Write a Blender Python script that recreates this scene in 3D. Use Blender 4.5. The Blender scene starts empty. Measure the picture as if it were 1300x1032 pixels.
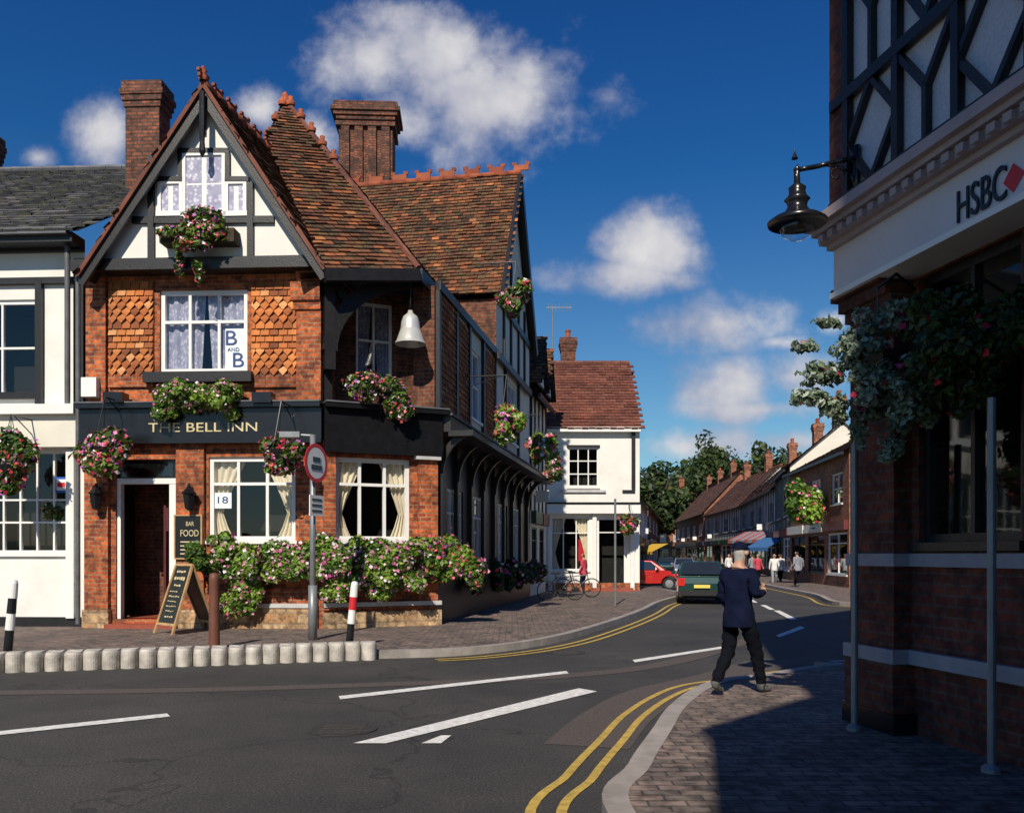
import bpy, math, random
import numpy as np
from mathutils import Vector, Matrix
R=random.Random(7); NR=np.random.RandomState(5)
F=1100.; H0=1.65; HY=704.
sc=bpy.context.scene
sc.view_settings.view_transform='Standard'; sc.view_settings.look='None'; sc.view_settings.exposure=0
V=Vector
# ---------------------------------------------------------------- materials
MT={}
def base(name):
    m=bpy.data.materials.new(name); m.use_nodes=True; nt=m.node_tree
    return m,nt,nt.nodes['Principled BSDF']
def ramp(nt,fac,cols,const=False):
    r=nt.nodes.new('ShaderNodeValToRGB'); cr=r.color_ramp
    if const: cr.interpolation='CONSTANT'
    while len(cr.elements)<len(cols): cr.elements.new(.5)
    for e,(p,c) in zip(cr.elements,cols): e.position=p; e.color=(*c,1)
    nt.links.new(fac,r.inputs[0]); return r.outputs[0]
def noise(nt,scale,detail=4,vec=None,rough=.6):
    n=nt.nodes.new('ShaderNodeTexNoise'); n.inputs['Scale'].default_value=scale; n.inputs['Detail'].default_value=detail; n.inputs['Roughness'].default_value=rough
    if vec is None:
        g=nt.nodes.new('ShaderNodeNewGeometry'); vec=g.outputs['Position']
    nt.links.new(vec,n.inputs['Vector']); return n.outputs['Fac']
def bump(nt,b,h,st=.3,dist=.02):
    n=nt.nodes.new('ShaderNodeBump'); n.inputs['Strength'].default_value=st; n.inputs['Distance'].default_value=dist
    nt.links.new(h,n.inputs['Height']); nt.links.new(n.outputs[0],b.inputs['Normal'])
def mul(nt,a,b,fac=1.,mode='MULTIPLY'):
    m=nt.nodes.new('ShaderNodeMix'); m.data_type='RGBA'; m.blend_type=mode; m.inputs[0].default_value=fac
    nt.links.new(a,m.inputs[6]); nt.links.new(b,m.inputs[7]); return m.outputs[2]
def attr(nt):
    a=nt.nodes.new('ShaderNodeAttribute'); a.attribute_name='rnd'; return a.outputs['Fac']
def simple(name,col,rough=.7,var=.2,scale=5,bmp=.15,metal=0,coat=0,spec=None):
    m,nt,b=base(name); c=[max(0,x) for x in col]
    n=noise(nt,scale,3)
    nt.links.new(ramp(nt,n,[(.25,[x*(1-var) for x in c]),(.75,[min(1,x*(1+var)) for x in c])]),b.inputs['Base Color'])
    b.inputs['Roughness'].default_value=rough; b.inputs['Metallic'].default_value=metal
    if spec is not None: b.inputs['Specular IOR Level'].default_value=spec
    if coat: b.inputs['Coat Weight'].default_value=coat
    if bmp>.11: bump(nt,b,noise(nt,scale*6,1),bmp,.01)
    MT[name]=m; return m
def brick(name,c1,c2,mo,w=.26,h=.088,ms=.011,uv=True,var=.5):
    m,nt,b=base(name)
    if uv: u=nt.nodes.new('ShaderNodeUVMap').outputs[0]
    else: u=nt.nodes.new('ShaderNodeNewGeometry').outputs['Position']
    t=nt.nodes.new('ShaderNodeTexBrick'); nt.links.new(u,t.inputs['Vector'])
    t.inputs['Color1'].default_value=(*c1,1); t.inputs['Color2'].default_value=(*c2,1); t.inputs['Mortar'].default_value=(*mo,1)
    t.inputs['Scale'].default_value=1; t.inputs['Mortar Size'].default_value=ms; t.inputs['Brick Width'].default_value=w; t.inputs['Row Height'].default_value=h
    n1=ramp(nt,noise(nt,1.3,5,rough=.65),[(.3,(1-var,)*3),(.5,(.95,.93,.9)),(.7,(1.3,1.22,1.15))])
    n2=ramp(nt,noise(nt,7,2,rough=.7),[(.35,(.5,.46,.45)),(.5,(.95,.95,.95)),(.65,(1.35,1.3,1.25))])
    nt.links.new(mul(nt,mul(nt,t.outputs['Color'],n1),n2),b.inputs['Base Color'])
    b.inputs['Roughness'].default_value=.85; bump(nt,b,t.outputs['Fac'],.6,-.012); MT[name]=m
brick('brick',(.54,.125,.03),(.2,.042,.02),(.28,.18,.11),var=.55)
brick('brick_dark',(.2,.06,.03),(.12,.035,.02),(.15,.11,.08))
brick('brick_bank',(.15,.035,.02),(.08,.02,.014),(.08,.055,.045))  # brick colour darkened to deepen the shade on the bank wall
brick('brick_chimney',(.26,.08,.04),(.10,.035,.025),(.06,.045,.035),ms=.016)
brick('brick_far',(.38,.12,.055),(.2,.07,.04),(.3,.2,.15))
brick('paving',(.22,.17,.15),(.14,.115,.105),(.07,.06,.055),w=.24,h=.12,ms=.009,uv=False,var=.4)
brick('stone_plinth',(.5,.37,.22),(.36,.2,.1),(.3,.22,.15),w=.5,h=.22,ms=.014)
def tilemat(name,cols,lich=None,rough=.85,stain=.45):
    m,nt,b=base(name)
    c=ramp(nt,attr(nt),cols)
    c=mul(nt,c,ramp(nt,noise(nt,.8,5,rough=.7),[(.32,(stain,stain,stain+.02)),(.5,(.85,.82,.8)),(.68,(1.3,1.2,1.1))]))
    if lich:
        n=noise(nt,3.3,5,rough=.8); mm=nt.nodes.new('ShaderNodeMix'); mm.data_type='RGBA'
        f=ramp(nt,n,[(.5,(0,0,0)),(.6,(.85,.85,.85))]); nt.links.new(f,mm.inputs[0]); nt.links.new(c,mm.inputs[6]); mm.inputs[7].default_value=(*lich,1); c=mm.outputs[2]
    nt.links.new(c,b.inputs['Base Color']); b.inputs['Roughness'].default_value=rough
    MT[name]=m
tilemat('roof_tile',[(0,(.035,.02,.014)),(.3,(.1,.045,.026)),(.6,(.19,.07,.032)),(.85,(.34,.115,.04)),(1,(.46,.18,.07))],(.1,.08,.035))
tilemat('roof_tile_plain',[(0,(.11,.035,.025)),(.6,(.17,.06,.04)),(1,(.22,.09,.06))],stain=.7)
tilemat('roof_far',[(0,(.09,.04,.03)),(.6,(.16,.065,.04)),(1,(.24,.1,.065))],(.08,.06,.04))
tilemat('slate',[(0,(.06,.065,.08)),(.5,(.1,.105,.125)),(1,(.18,.18,.2))],(.13,.13,.09))
tilemat('hung_tile',[(0,(.15,.045,.02)),(.4,(.42,.13,.035)),(.8,(.6,.22,.06)),(1,(.66,.33,.14))],stain=.7)
tilemat('terracotta',[(0,(.26,.06,.03)),(1,(.42,.12,.05))],stain=.6)
simple('white_render',(.78,.77,.73),.8,.08,1.5,.25)
simple('cream_render',(.72,.69,.6),.8,.07,1.5,.2)
simple('white_frame',(.8,.8,.78),.45,.05,3,.05)
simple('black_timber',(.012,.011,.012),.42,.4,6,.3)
simple('black_paint',(.01,.01,.012),.25,.3,6,.08)
simple('gold',(.62,.52,.3),.5,.15,6,0)
simple('stone_band',(.5,.49,.5),.8,.15,4,.3)
simple('bank_band',(.32,.31,.34),.8,.2,4,.3)  # darker copy of the stone band, bank's shade put into its colour
simple('hsbc_panel',(.76,.76,.84),.3,.15,40,.9)
simple('hsbc_fascia',(.66,.63,.66),.5,.06,2,.1)
simple('cornice',(.4,.33,.34),.7,.12,4,.2)
simple('red_paint',(.6,.02,.03),.4,.1,5,0)
simple('lead',(.1,.105,.12),.6,.3,4,.2)
simple('curtain_cream',(.82,.72,.56),.9,.1,5,.1)
simple('poster',(.75,.83,.85),.6,.04,5,0)
simple('blue_text',(.02,.05,.2),.5,.1,5,0)
simple('white_mark',(.7,.7,.68),.75,.3,14,.2)
simple('yellow_mark',(.48,.33,.07),.75,.35,12,.2)
simple('kerb',(.3,.27,.25),.85,.3,3,.3)
simple('kerb_white',(.45,.42,.38),.85,.4,5,.5)
simple('grass',(.06,.1,.03),.95,.3,.5,.4)
simple('steel',(.24,.255,.27),.45,.2,4,.05,.4)
simple('bell_metal',(.62,.62,.58),.35,.1,4,.05,.35)
simple('brown_post',(.14,.05,.03),.6,.2,8,.2)
simple('wood',(.45,.28,.13),.6,.25,6,.1)
simple('chalkboard',(.012,.018,.015),.5,.3,8,.1)
simple('wicker',(.05,.035,.02),.9,.3,20,.4)
simple('bark',(.09,.065,.045),.9,.3,8,.5)
simple('tyre',(.015,.015,.016),.8,.2,10,.1)
simple('iron',(.04,.038,.036),.6,.3,30,.5)
simple('hub',(.45,.46,.48),.35,.1,5,0,.8)
simple('car_red',(.5,.02,.015),.25,.03,1,0,.1,1)
simple('car_green',(.012,.05,.045),.25,.03,1,0,.2,1)
simple('car_blue',(.3,.36,.45),.25,.03,1,0,.4,1)
simple('car_glass',(.02,.025,.03),.06,.1,1,0,0,1)
simple('tail_light',(.55,.02,.015),.25,.1,5,0)
simple('plate_yellow',(.75,.6,.12),.5,.05,5,0)
simple('tile_step',(.3,.07,.04),.5,.2,6,.1)
simple('door_red',(.09,.02,.02),.35,.2,5,.05)
simple('awning_yellow',(.6,.38,.04),.8,.1,5,.1)
simple('awning_red',(.35,.1,.09),.8,.1,5,.1)
simple('awning_blue',(.04,.13,.32),.8,.1,5,.1)
simple('sign_blue',(.03,.12,.5),.4,.05,5,0)
simple('sign_navy',(.02,.03,.07),.5,.1,5,0)
simple('sign_green',(.02,.07,.04),.5,.1,5,0)
simple('sign_maroon',(.13,.02,.02),.5,.1,5,0)
simple('skin',(.5,.28,.2),.6,.08,10,.05)
simple('hair',(.05,.035,.025),.8,.3,30,.3)
simple('hair_grey',(.36,.34,.32),.8,.3,30,.3)
simple('navy',(.006,.009,.03),.95,.35,9,.5,spec=.1)
simple('trouser_black',(.005,.006,.01),.95,.35,9,.5,spec=.1)
simple('shoe',(.1,.1,.1),.6,.9,22,.1)
simple('cloth_white',(.7,.7,.7),.85,.1,12,.3)
simple('cloth_red',(.5,.05,.08),.85,.1,12,.3)
simple('cloth_grey',(.25,.26,.3),.85,.1,12,.3)
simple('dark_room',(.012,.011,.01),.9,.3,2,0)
m,nt,b=base('glass'); out=nt.nodes['Material Output']
tr=nt.nodes.new('ShaderNodeBsdfTransparent'); tr.inputs[0].default_value=(.88,.9,.9,1)
gl=nt.nodes.new('ShaderNodeBsdfGlossy'); gl.inputs['Roughness'].default_value=.03; gl.inputs[0].default_value=(.9,.95,1,1)
lw=nt.nodes.new('ShaderNodeLayerWeight'); lw.inputs[0].default_value=.5
pw=nt.nodes.new('ShaderNodeMath'); pw.operation='POWER'; nt.links.new(lw.outputs['Facing'],pw.inputs[0]); pw.inputs[1].default_value=3.5
ma=nt.nodes.new('ShaderNodeMath'); ma.operation='MULTIPLY_ADD'; nt.links.new(pw.outputs[0],ma.inputs[0]); ma.inputs[1].default_value=.8; ma.inputs[2].default_value=.05
mx=nt.nodes.new('ShaderNodeMixShader'); nt.links.new(ma.outputs[0],mx.inputs[0]); nt.links.new(tr.outputs[0],mx.inputs[1]); nt.links.new(gl.outputs[0],mx.inputs[2]); nt.links.new(mx.outputs[0],out.inputs[0])
MT['glass']=m
m,nt,b=base('lace'); g=nt.nodes.new('ShaderNodeUVMap')
vo=nt.nodes.new('ShaderNodeTexVoronoi'); vo.inputs['Scale'].default_value=11; nt.links.new(g.outputs[0],vo.inputs['Vector'])
nt.links.new(mul(nt,ramp(nt,vo.outputs['Distance'],[(.15,(.82,.8,.88)),(.5,(.42,.42,.55))]),ramp(nt,noise(nt,6,3),[(.3,(.7,.7,.78)),(.7,(1,1,1))])),b.inputs['Base Color']); b.inputs['Roughness'].default_value=.9; MT['lace']=m
m,nt,b=base('asphalt')
c=ramp(nt,noise(nt,45,2,rough=.8),[(.3,(.018,.018,.019)),(.52,(.045,.044,.043)),(.68,(.085,.08,.076)),(.85,(.2,.19,.18))])
c=mul(nt,c,ramp(nt,noise(nt,.4,6,rough=.65),[(.3,(.55,.55,.58)),(.5,(.95,.93,.9)),(.7,(1.4,1.33,1.25))]))
vo=nt.nodes.new('ShaderNodeTexVoronoi'); vo.feature='DISTANCE_TO_EDGE'; vo.inputs['Scale'].default_value=.33
ng=nt.nodes.new('ShaderNodeNewGeometry'); nz_=nt.nodes.new('ShaderNodeTexNoise'); nz_.inputs['Scale'].default_value=1.5; nt.links.new(ng.outputs['Position'],nz_.inputs['Vector'])
va=nt.nodes.new('ShaderNodeVectorMath'); va.operation='MULTIPLY_ADD'; nt.links.new(nz_.outputs['Color'],va.inputs[0]); va.inputs[1].default_value=(1.3,1.3,0); nt.links.new(ng.outputs['Position'],va.inputs[2]); nt.links.new(va.outputs[0],vo.inputs['Vector'])
c=mul(nt,c,ramp(nt,vo.outputs['Distance'],[(.0,(.6,.6,.6)),(.004,(.65,.65,.65)),(.008,(1,1,1))]))
nt.links.new(c,b.inputs['Base Color']); b.inputs['Roughness'].default_value=.82; bump(nt,b,noise(nt,50,1),.6,.012); MT['asphalt']=m
m,nt,b=base('asphalt_patch')
c=ramp(nt,noise(nt,50,2,rough=.8),[(.3,(.03,.024,.022)),(.8,(.16,.13,.115))]); nt.links.new(c,b.inputs['Base Color']); b.inputs['Roughness'].default_value=.85; MT['asphalt_patch']=m
def leafmat(name,cols):
    m,nt,b=base(name); c=ramp(nt,attr(nt),cols); nt.links.new(c,b.inputs['Base Color']); b.inputs['Roughness'].default_value=.55
    o=nt.nodes['Material Output']; t=nt.nodes.new('ShaderNodeBsdfTranslucent'); nt.links.new(c,t.inputs[0])
    x=nt.nodes.new('ShaderNodeMixShader'); x.inputs[0].default_value=.3; nt.links.new(b.outputs[0],x.inputs[1]); nt.links.new(t.outputs[0],x.inputs[2]); nt.links.new(x.outputs[0],o.inputs[0]); MT[name]=m
leafmat('leaf',[(0,(.015,.035,.008)),(.5,(.07,.15,.02)),(1,(.24,.36,.05))])
leafmat('leaf_bright',[(0,(.03,.07,.01)),(.5,(.13,.26,.03)),(1,(.34,.48,.07))])
leafmat('leaf_far',[(0,(.012,.025,.008)),(.5,(.035,.065,.015)),(1,(.09,.13,.03))])
leafmat('leaf_silver',[(0,(.05,.09,.05)),(.5,(.2,.27,.18)),(1,(.5,.56,.46))])
def flmat(name,cols):
    m,nt,b=base(name); k=len(cols); nt.links.new(ramp(nt,attr(nt),[(i/k,c) for i,c in enumerate(cols)],True),b.inputs['Base Color']); b.inputs['Roughness'].default_value=.6; MT[name]=m
flmat('flower_mix',[(.7,.1,.25),(.55,.03,.06),(.75,.3,.5),(.75,.7,.7),(.35,.08,.4),(.7,.12,.12)])
flmat('flower_pink',[(.7,.25,.42),(.75,.4,.55),(.75,.65,.7),(.6,.1,.3)])
flmat('flower_red',[(.42,.005,.02),(.38,.005,.05),(.4,.01,.08)])
# ---------------------------------------------------------------- mesh builder
def empty(name):
    e=bpy.data.objects.new(name,None); sc.collection.objects.link(e); e.empty_display_size=.2; return e
def mkobj(name,me,parent=None,smooth=False):
    o=bpy.data.objects.new(name,me); sc.collection.objects.link(o)
    if parent: o.parent=parent
    if smooth:
        for p in me.polygons: p.use_smooth=True
    return o
class MB:
    def __init__(s): s.v=[];s.f=[];s.uv=[];s.r=[]
    def face(s,pts,uv=None,r=None):
        i=len(s.v); s.v+= [tuple(p) for p in pts]; n=len(pts); s.f.append(list(range(i,i+n)))
        if uv is None:
            p0=V(pts[0]); e=(V(pts[1])-p0)
            e=e.normalized() if e.length>1e-6 else V((1,0,0))
            nn=e.cross(V(pts[-1])-p0); t=nn.cross(e).normalized() if nn.length>1e-9 else V((0,0,1))
            uv=[((V(p)-p0).dot(e)+p0.x+p0.y,(V(p)-p0).dot(t)+p0.z) for p in pts]
        s.uv+=list(uv); s.r.append(R.random() if r is None else r)
    def raw(s,vs,fs,r=None):
        i=len(s.v); s.v+=[tuple(p) for p in vs]
        for f in fs:
            s.f.append([i+k for k in f]); s.uv+=[(vs[k][0]+vs[k][1],vs[k][2]) for k in f]; s.r.append(R.random() if r is None else r)
    def box8(s,c,uvs=None):
        r=R.random()
        for q in ((0,1,5,4),(1,2,6,5),(2,3,7,6),(3,0,4,7),(4,5,6,7),(3,2,1,0)): s.face([c[k] for k in q],None,r)
    def box(s,fr,s0,s1,z0,z1,d0,d1):
        P=fr.pt; r=R.random()
        c=[P(s0,z0,d1),P(s1,z0,d1),P(s1,z0,d0),P(s0,z0,d0),P(s0,z1,d1),P(s1,z1,d1),P(s1,z1,d0),P(s0,z1,d0)]
        s.face([c[0],c[1],c[5],c[4]],[(s0,z0),(s1,z0),(s1,z1),(s0,z1)],r)
        s.face([c[1],c[2],c[6],c[5]],[(-d1,z0),(-d0,z0),(-d0,z1),(-d1,z1)],r)
        s.face([c[2],c[3],c[7],c[6]],[(s1,z0),(s0,z0),(s0,z1),(s1,z1)],r)
        s.face([c[3],c[0],c[4],c[7]],[(d0,z0),(d1,z0),(d1,z1),(d0,z1)],r)
        s.face([c[4],c[5],c[6],c[7]],[(s0,d1),(s1,d1),(s1,d0),(s0,d0)],r)
        s.face([c[3],c[2],c[1],c[0]],[(s0,d1),(s1,d1),(s1,d0),(s0,d0)],r)
    def beam(s,p,q,up,w,t):
        p=V(p);q=V(q);d=(q-p).normalized();side=d.cross(V(up)).normalized();u=side.cross(d).normalized()
        a=side*(t/2);b=u*(w/2)
        s.box8([p-a-b,p+a-b,q+a-b,q-a-b,p-a+b,p+a+b,q+a+b,q-a+b])
    def tube(s,p,q,r0,r1=None,n=10,cap=True):
        p=V(p);q=V(q);r1=r0 if r1 is None else r1;d=(q-p).normalized();a=d.orthogonal().normalized();b=d.cross(a)
        vs=[];fs=[]
        for c,r in((p,r0),(q,r1)):
            for i in range(n):
                t=2*math.pi*i/n; vs.append(c+a*math.cos(t)*r+b*math.sin(t)*r)
        for i in range(n): fs.append((i,(i+1)%n,n+(i+1)%n,n+i))
        if cap: fs+= [list(range(n))[::-1],list(range(n,2*n))]
        s.raw(vs,fs)
    def path(s,pts,r,n=8):
        for a,b in zip(pts[:-1],pts[1:]): s.tube(a,b,r,r,n)
    def lathe(s,c,prof,n=20,ax=None):
        c=V(c); ax=V(ax or (0,0,1)).normalized(); a=ax.orthogonal().normalized(); b=ax.cross(a)
        vs=[];fs=[]
        for (r,z) in prof:
            for i in range(n):
                t=2*math.pi*i/n; vs.append(c+ax*z+(a*math.cos(t)+b*math.sin(t))*max(r,.0005))
        for j in range(len(prof)-1):
            for i in range(n): fs.append((j*n+i,j*n+(i+1)%n,(j+1)*n+(i+1)%n,(j+1)*n+i))
        s.raw(vs,fs)
    def torus(s,c,ax,R0,r,n=24,k=8):
        c=V(c);ax=V(ax).normalized();a=ax.orthogonal().normalized();b=ax.cross(a);vs=[];fs=[]
        for i in range(n):
            t=2*math.pi*i/n;d=a*math.cos(t)+b*math.sin(t)
            for j in range(k):
                u=2*math.pi*j/k; vs.append(c+d*(R0+r*math.cos(u))+ax*r*math.sin(u))
        for i in range(n):
            for j in range(k): fs.append((i*k+j,((i+1)%n)*k+j,((i+1)%n)*k+(j+1)%k,i*k+(j+1)%k))
        s.raw(vs,fs)
    def done(s,name,mat,parent=None,smooth=False):
        me=bpy.data.meshes.new(name); me.from_pydata(s.v,[],s.f)
        ul=me.uv_layers.new(name='UVMap'); ul.data.foreach_set('uv',[x for p in s.uv for x in p])
        a=me.attributes.new('rnd','FLOAT','FACE'); a.data.foreach_set('value',s.r)
        me.materials.append(MT[mat]); return mkobj(name,me,parent,smooth)
class Fr:
    def __init__(s,o,u):
        l=math.hypot(*u); s.o=o; s.u=(u[0]/l,u[1]/l); s.n=(s.u[1],-s.u[0])
    def pt(s,a,z,d=0): return V((s.o[0]+s.u[0]*a+s.n[0]*d, s.o[1]+s.u[1]*a+s.n[1]*d, z))
    def Y(s,px,d=0):
        a=(px-650)/F; return (s.o[0]*s.n[0]+s.o[1]*s.n[1]+d)/(a*s.n[0]+s.n[1])
    def sz(s,px,py,d=0):
        Y=s.Y(px,d); x=(px-650)/F*Y-s.o[0]; y=Y-s.o[1]
        return x*s.u[0]+y*s.u[1], H0+(HY-py)*Y/F
    def rect(s,x0,y0,x1,y1,d=0):
        ym=(y0+y1)/2; xm=(x0+x1)/2
        return s.sz(x0,ym,d)[0],s.sz(x1,ym,d)[0],s.sz(xm,y1,d)[1],s.sz(xm,y0,d)[1]
    def m(s,px,py,d=0):
        a,z=s.sz(px,py,d); return s.pt(a,z,d)
class Bld:
    def __init__(s,name): s.e=empty(name); s.d={}
    def __getitem__(s,k):
        if k not in s.d: s.d[k]=MB()
        return s.d[k]
    def done(s,smooth=()):
        for k,m in s.d.items(): m.done(k,k,s.e,k in smooth)
        return s.e
def wall(mb,fr,s0,s1,z0,z1,ops=(),d=0,rev=.25):
    ss=sorted({s0,s1,*[x for o in ops for x in o[:2]]}); zs=sorted({z0,z1,*[x for o in ops for x in o[2:4]]})
    ss=[x for x in ss if s0<=x<=s1]; zs=[x for x in zs if z0<=x<=z1]
    P=fr.pt
    for a,b in zip(ss[:-1],ss[1:]):
        for c,e in zip(zs[:-1],zs[1:]):
            ms,mz=(a+b)/2,(c+e)/2
            if any(o[0]<ms<o[1] and o[2]<mz<o[3] for o in ops): continue
            mb.face([P(a,c,d),P(b,c,d),P(b,e,d),P(a,e,d)],[(a,c),(b,c),(b,e),(a,e)])
    for o in ops:
        a,b,c,e=o[:4]; q=d-rev
        mb.face([P(a,c,d),P(a,c,q),P(a,e,q),P(a,e,d)][::-1],[(0,c),(rev,c),(rev,e),(0,e)])
        mb.face([P(b,c,d),P(b,c,q),P(b,e,q),P(b,e,d)],[(0,c),(rev,c),(rev,e),(0,e)])
        mb.face([P(a,e,d),P(b,e,d),P(b,e,q),P(a,e,q)][::-1]); mb.face([P(a,c,d),P(b,c,d),P(b,c,q),P(a,c,q)])
def window(b,fr,o,cols=2,trans=(),d=0,kind='dark',ft=.07,mt=.045,fm='white_frame',sill=True,rows=None):
    s0,s1,z0,z1=o; w=b[fm]; q0,q1=d-.14,d-.05
    w.box(fr,s0,s0+ft,z0,z1,q0,q1); w.box(fr,s1-ft,s1,z0,z1,q0,q1); w.box(fr,s0+ft,s1-ft,z1-ft,z1,q0,q1); w.box(fr,s0+ft,s1-ft,z0,z0+ft,q0,q1)
    for i in range(1,cols):
        c=s0+(s1-s0)*i/cols; w.box(fr,c-mt/2,c+mt/2,z0+ft,z1-ft,q0,q1-.006)
    for t in trans:
        c=z0+(z1-z0)*t; w.box(fr,s0+ft,s1-ft,c-mt/2,c+mt/2,q0,q1-.003)
    P=fr.pt; g=d-.1
    xs=[s0+(s1-s0)*i/cols for i in range(cols+1)]; zz=[z0]+[z0+(z1-z0)*t for t in trans]+[z1]
    for i in range(cols):
        for j in range(len(zz)-1):
            t1,t2=R.uniform(-.006,.006),R.uniform(-.006,.006)
            b['glass'].face([P(xs[i],zz[j],g+t1),P(xs[i+1],zz[j],g+t2),P(xs[i+1],zz[j+1],g-t1),P(xs[i],zz[j+1],g-t2)])
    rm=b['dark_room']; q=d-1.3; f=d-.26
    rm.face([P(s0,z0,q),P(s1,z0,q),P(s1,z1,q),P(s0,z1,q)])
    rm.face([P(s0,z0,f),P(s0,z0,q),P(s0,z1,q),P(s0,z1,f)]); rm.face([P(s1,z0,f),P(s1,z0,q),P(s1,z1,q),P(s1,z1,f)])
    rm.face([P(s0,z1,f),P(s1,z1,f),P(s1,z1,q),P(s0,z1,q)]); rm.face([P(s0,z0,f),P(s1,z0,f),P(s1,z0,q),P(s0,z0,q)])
    def cloth(mat,fa,fb,n=36):
        m=6
        for i in range(n):
            for j in range(m):
                t0,t1=i/n,(i+1)/n; v0,v1=j/m,(j+1)/m
                def pp(t,v):
                    l,r=fa(v),fb(v); a=l+(r-l)*t
                    return P(a,z0+(z1-z0)*v,d-.19+.03*math.sin(t*24+v))
                b[mat].face([pp(t0,v0),pp(t1,v0),pp(t1,v1),pp(t0,v1)],[(t0*(s1-s0),v0*(z1-z0)),(t1*(s1-s0),v0*(z1-z0)),(t1*(s1-s0),v1*(z1-z0)),(t0*(s1-s0),v1*(z1-z0))])
    if kind=='net':
        mid=(s0+s1)/2; cloth('lace',lambda v:s0+.02,lambda v:mid-.02-.35*(1-v)*0.3); cloth('lace',lambda v:mid+.02+.35*(1-v)*.3,lambda v:s1-.02)
    if kind=='drape':
        W=s1-s0
        def sw(v): return W*(.1+.3*max(0,(v-.3)/.7)**1.2 if v>.3 else .1+.14*(.3-v)/.3)
        cloth('curtain_cream',lambda v:s0+.03,lambda v:s0+.03+sw(v)); cloth('curtain_cream',lambda v:s1-.03-sw(v),lambda v:s1-.03)
    if sill: w.box(fr,s0-.05,s1+.05,z0-.07,z0,d-.14,d+.07)
def inside(p,poly):
    c=False;n=len(poly);x,y=p
    for i in range(n):
        x1,y1=poly[i];x2,y2=poly[(i+1)%n]
        if (y1>y)!=(y2>y) and x<(x2-x1)*(y-y1)/(y2-y1)+x1: c=not c
    return c
def roof(b,pts,key='roof_tile',w=.24,h=.16,under='black_timber'):
    pts=[V(p) for p in pts]; p0=pts[0]; e=(pts[1]-p0).normalized(); n=(pts[1]-p0).cross(pts[2]-p0).normalized()
    if n.z<0: n=-n
    t=n.cross(e); 
    if t.z<0: t=-t
    poly=[((p-p0).dot(e),(p-p0).dot(t)) for p in pts]; mb=b[key]
    b[under].face([p-n*.03 for p in pts]); 
    a0=min(q[0] for q in poly);a1=max(q[0] for q in poly);b1=max(q[1] for q in poly)
    for r in range(int(b1/h)+1):
        y=r*h; off=(r%2)*w/2; wob=R.uniform(-.012,.012)
        for c in range(int((a1-a0)/w)+2):
            x=a0+c*w-off
            if not inside((x+w/2,y+h*.45),poly): continue
            l=.035+R.uniform(0,.022)+(R.random()<.04)*.025; g=.006; dy=R.uniform(-.014,.014)+wob; rr=min(1,max(0,R.gauss(.48,.24)))
            A=p0+e*(x+g)+t*(y+dy-.02); B=p0+e*(x+w-g)+t*(y+dy-.02); C=p0+e*(x+w-g)+t*(y+h); D=p0+e*(x+g)+t*(y+h)
            l2=l+R.uniform(-.008,.008)
            mb.face([A+n*l,B+n*l2,C+n*.006,D+n*.006],None,rr); mb.face([A,B,B+n*l2,A+n*l],None,rr*.5)
def hung(b,fr,s0,s1,z0,z1,d=0,w=.2,h=.135):
    mb=b['hung_tile']; P=fr.pt; n=int((z1-z0)/h); h=(z1-z0)/n; k=max(1,round((s1-s0)/w)); w=(s1-s0)/k
    b['brick'].box(fr,s0,s1,z0,z1,d-.02,d+.01)
    for r in range(n):
        zt=z0+(r+1)*h+.03; pointed=(r//4)%2==0; off=(r%2)*w/2
        for c in range(-1,k+1):
            a=s0+c*w+off; e=a+w
            a,e=max(a,s0),min(e,s1)
            if e-a<.03: continue
            l=d+.05+R.uniform(0,.015); rr=min(1,max(0,R.gauss(.52,.25))); g=.008; zb=z0+r*h-.0
            if pointed:
                pts=[P(a+g,zt,d+.012),P(a+g,zb+h*.55,l),P((a+e)/2,zb-.03,l+.008),P(e-g,zb+h*.55,l),P(e-g,zt,d+.012)]
            else: pts=[P(a+g,zt,d+.012),P(a+g,zb,l),P(e-g,zb,l),P(e-g,zt,d+.012)]
            mb.face(pts,None,rr)
            if not pointed: mb.face([P(a+g,zb,l),P(a+g,zb,d),P(e-g,zb,d),P(e-g,zb,l)],None,rr*.4)
def ridge(b,p,q,key='terracotta',r=.11,crest=0,hgt=.25):
    p=V(p);q=V(q);L=(q-p).length;n=max(1,int(L/.42));d=(q-p)/n
    for i in range(n):
        b[key].tube(p+d*i,p+d*(i+.97),r,r*.9,8)
    if crest:
        k=int(L/crest)
        for i in range(k+1):
            c=p+(q-p)*(i/max(k,1)); dd=d.normalized()
            b[key].beam(c-dd*crest*.3+V((0,0,r+hgt*.25)),c+dd*crest*.3+V((0,0,r+hgt*.25)),(0,0,1),hgt*.7,.06)
            b[key].beam(c-dd*crest*.36+V((0,0,r+hgt*.75)),c-dd*crest*.18+V((0,0,r+hgt*.8)),(0,0,1),hgt*.4,.062)
            b[key].beam(c+dd*crest*.18+V((0,0,r+hgt*.8)),c+dd*crest*.36+V((0,0,r+hgt*.75)),(0,0,1),hgt*.4,.062)
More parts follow.
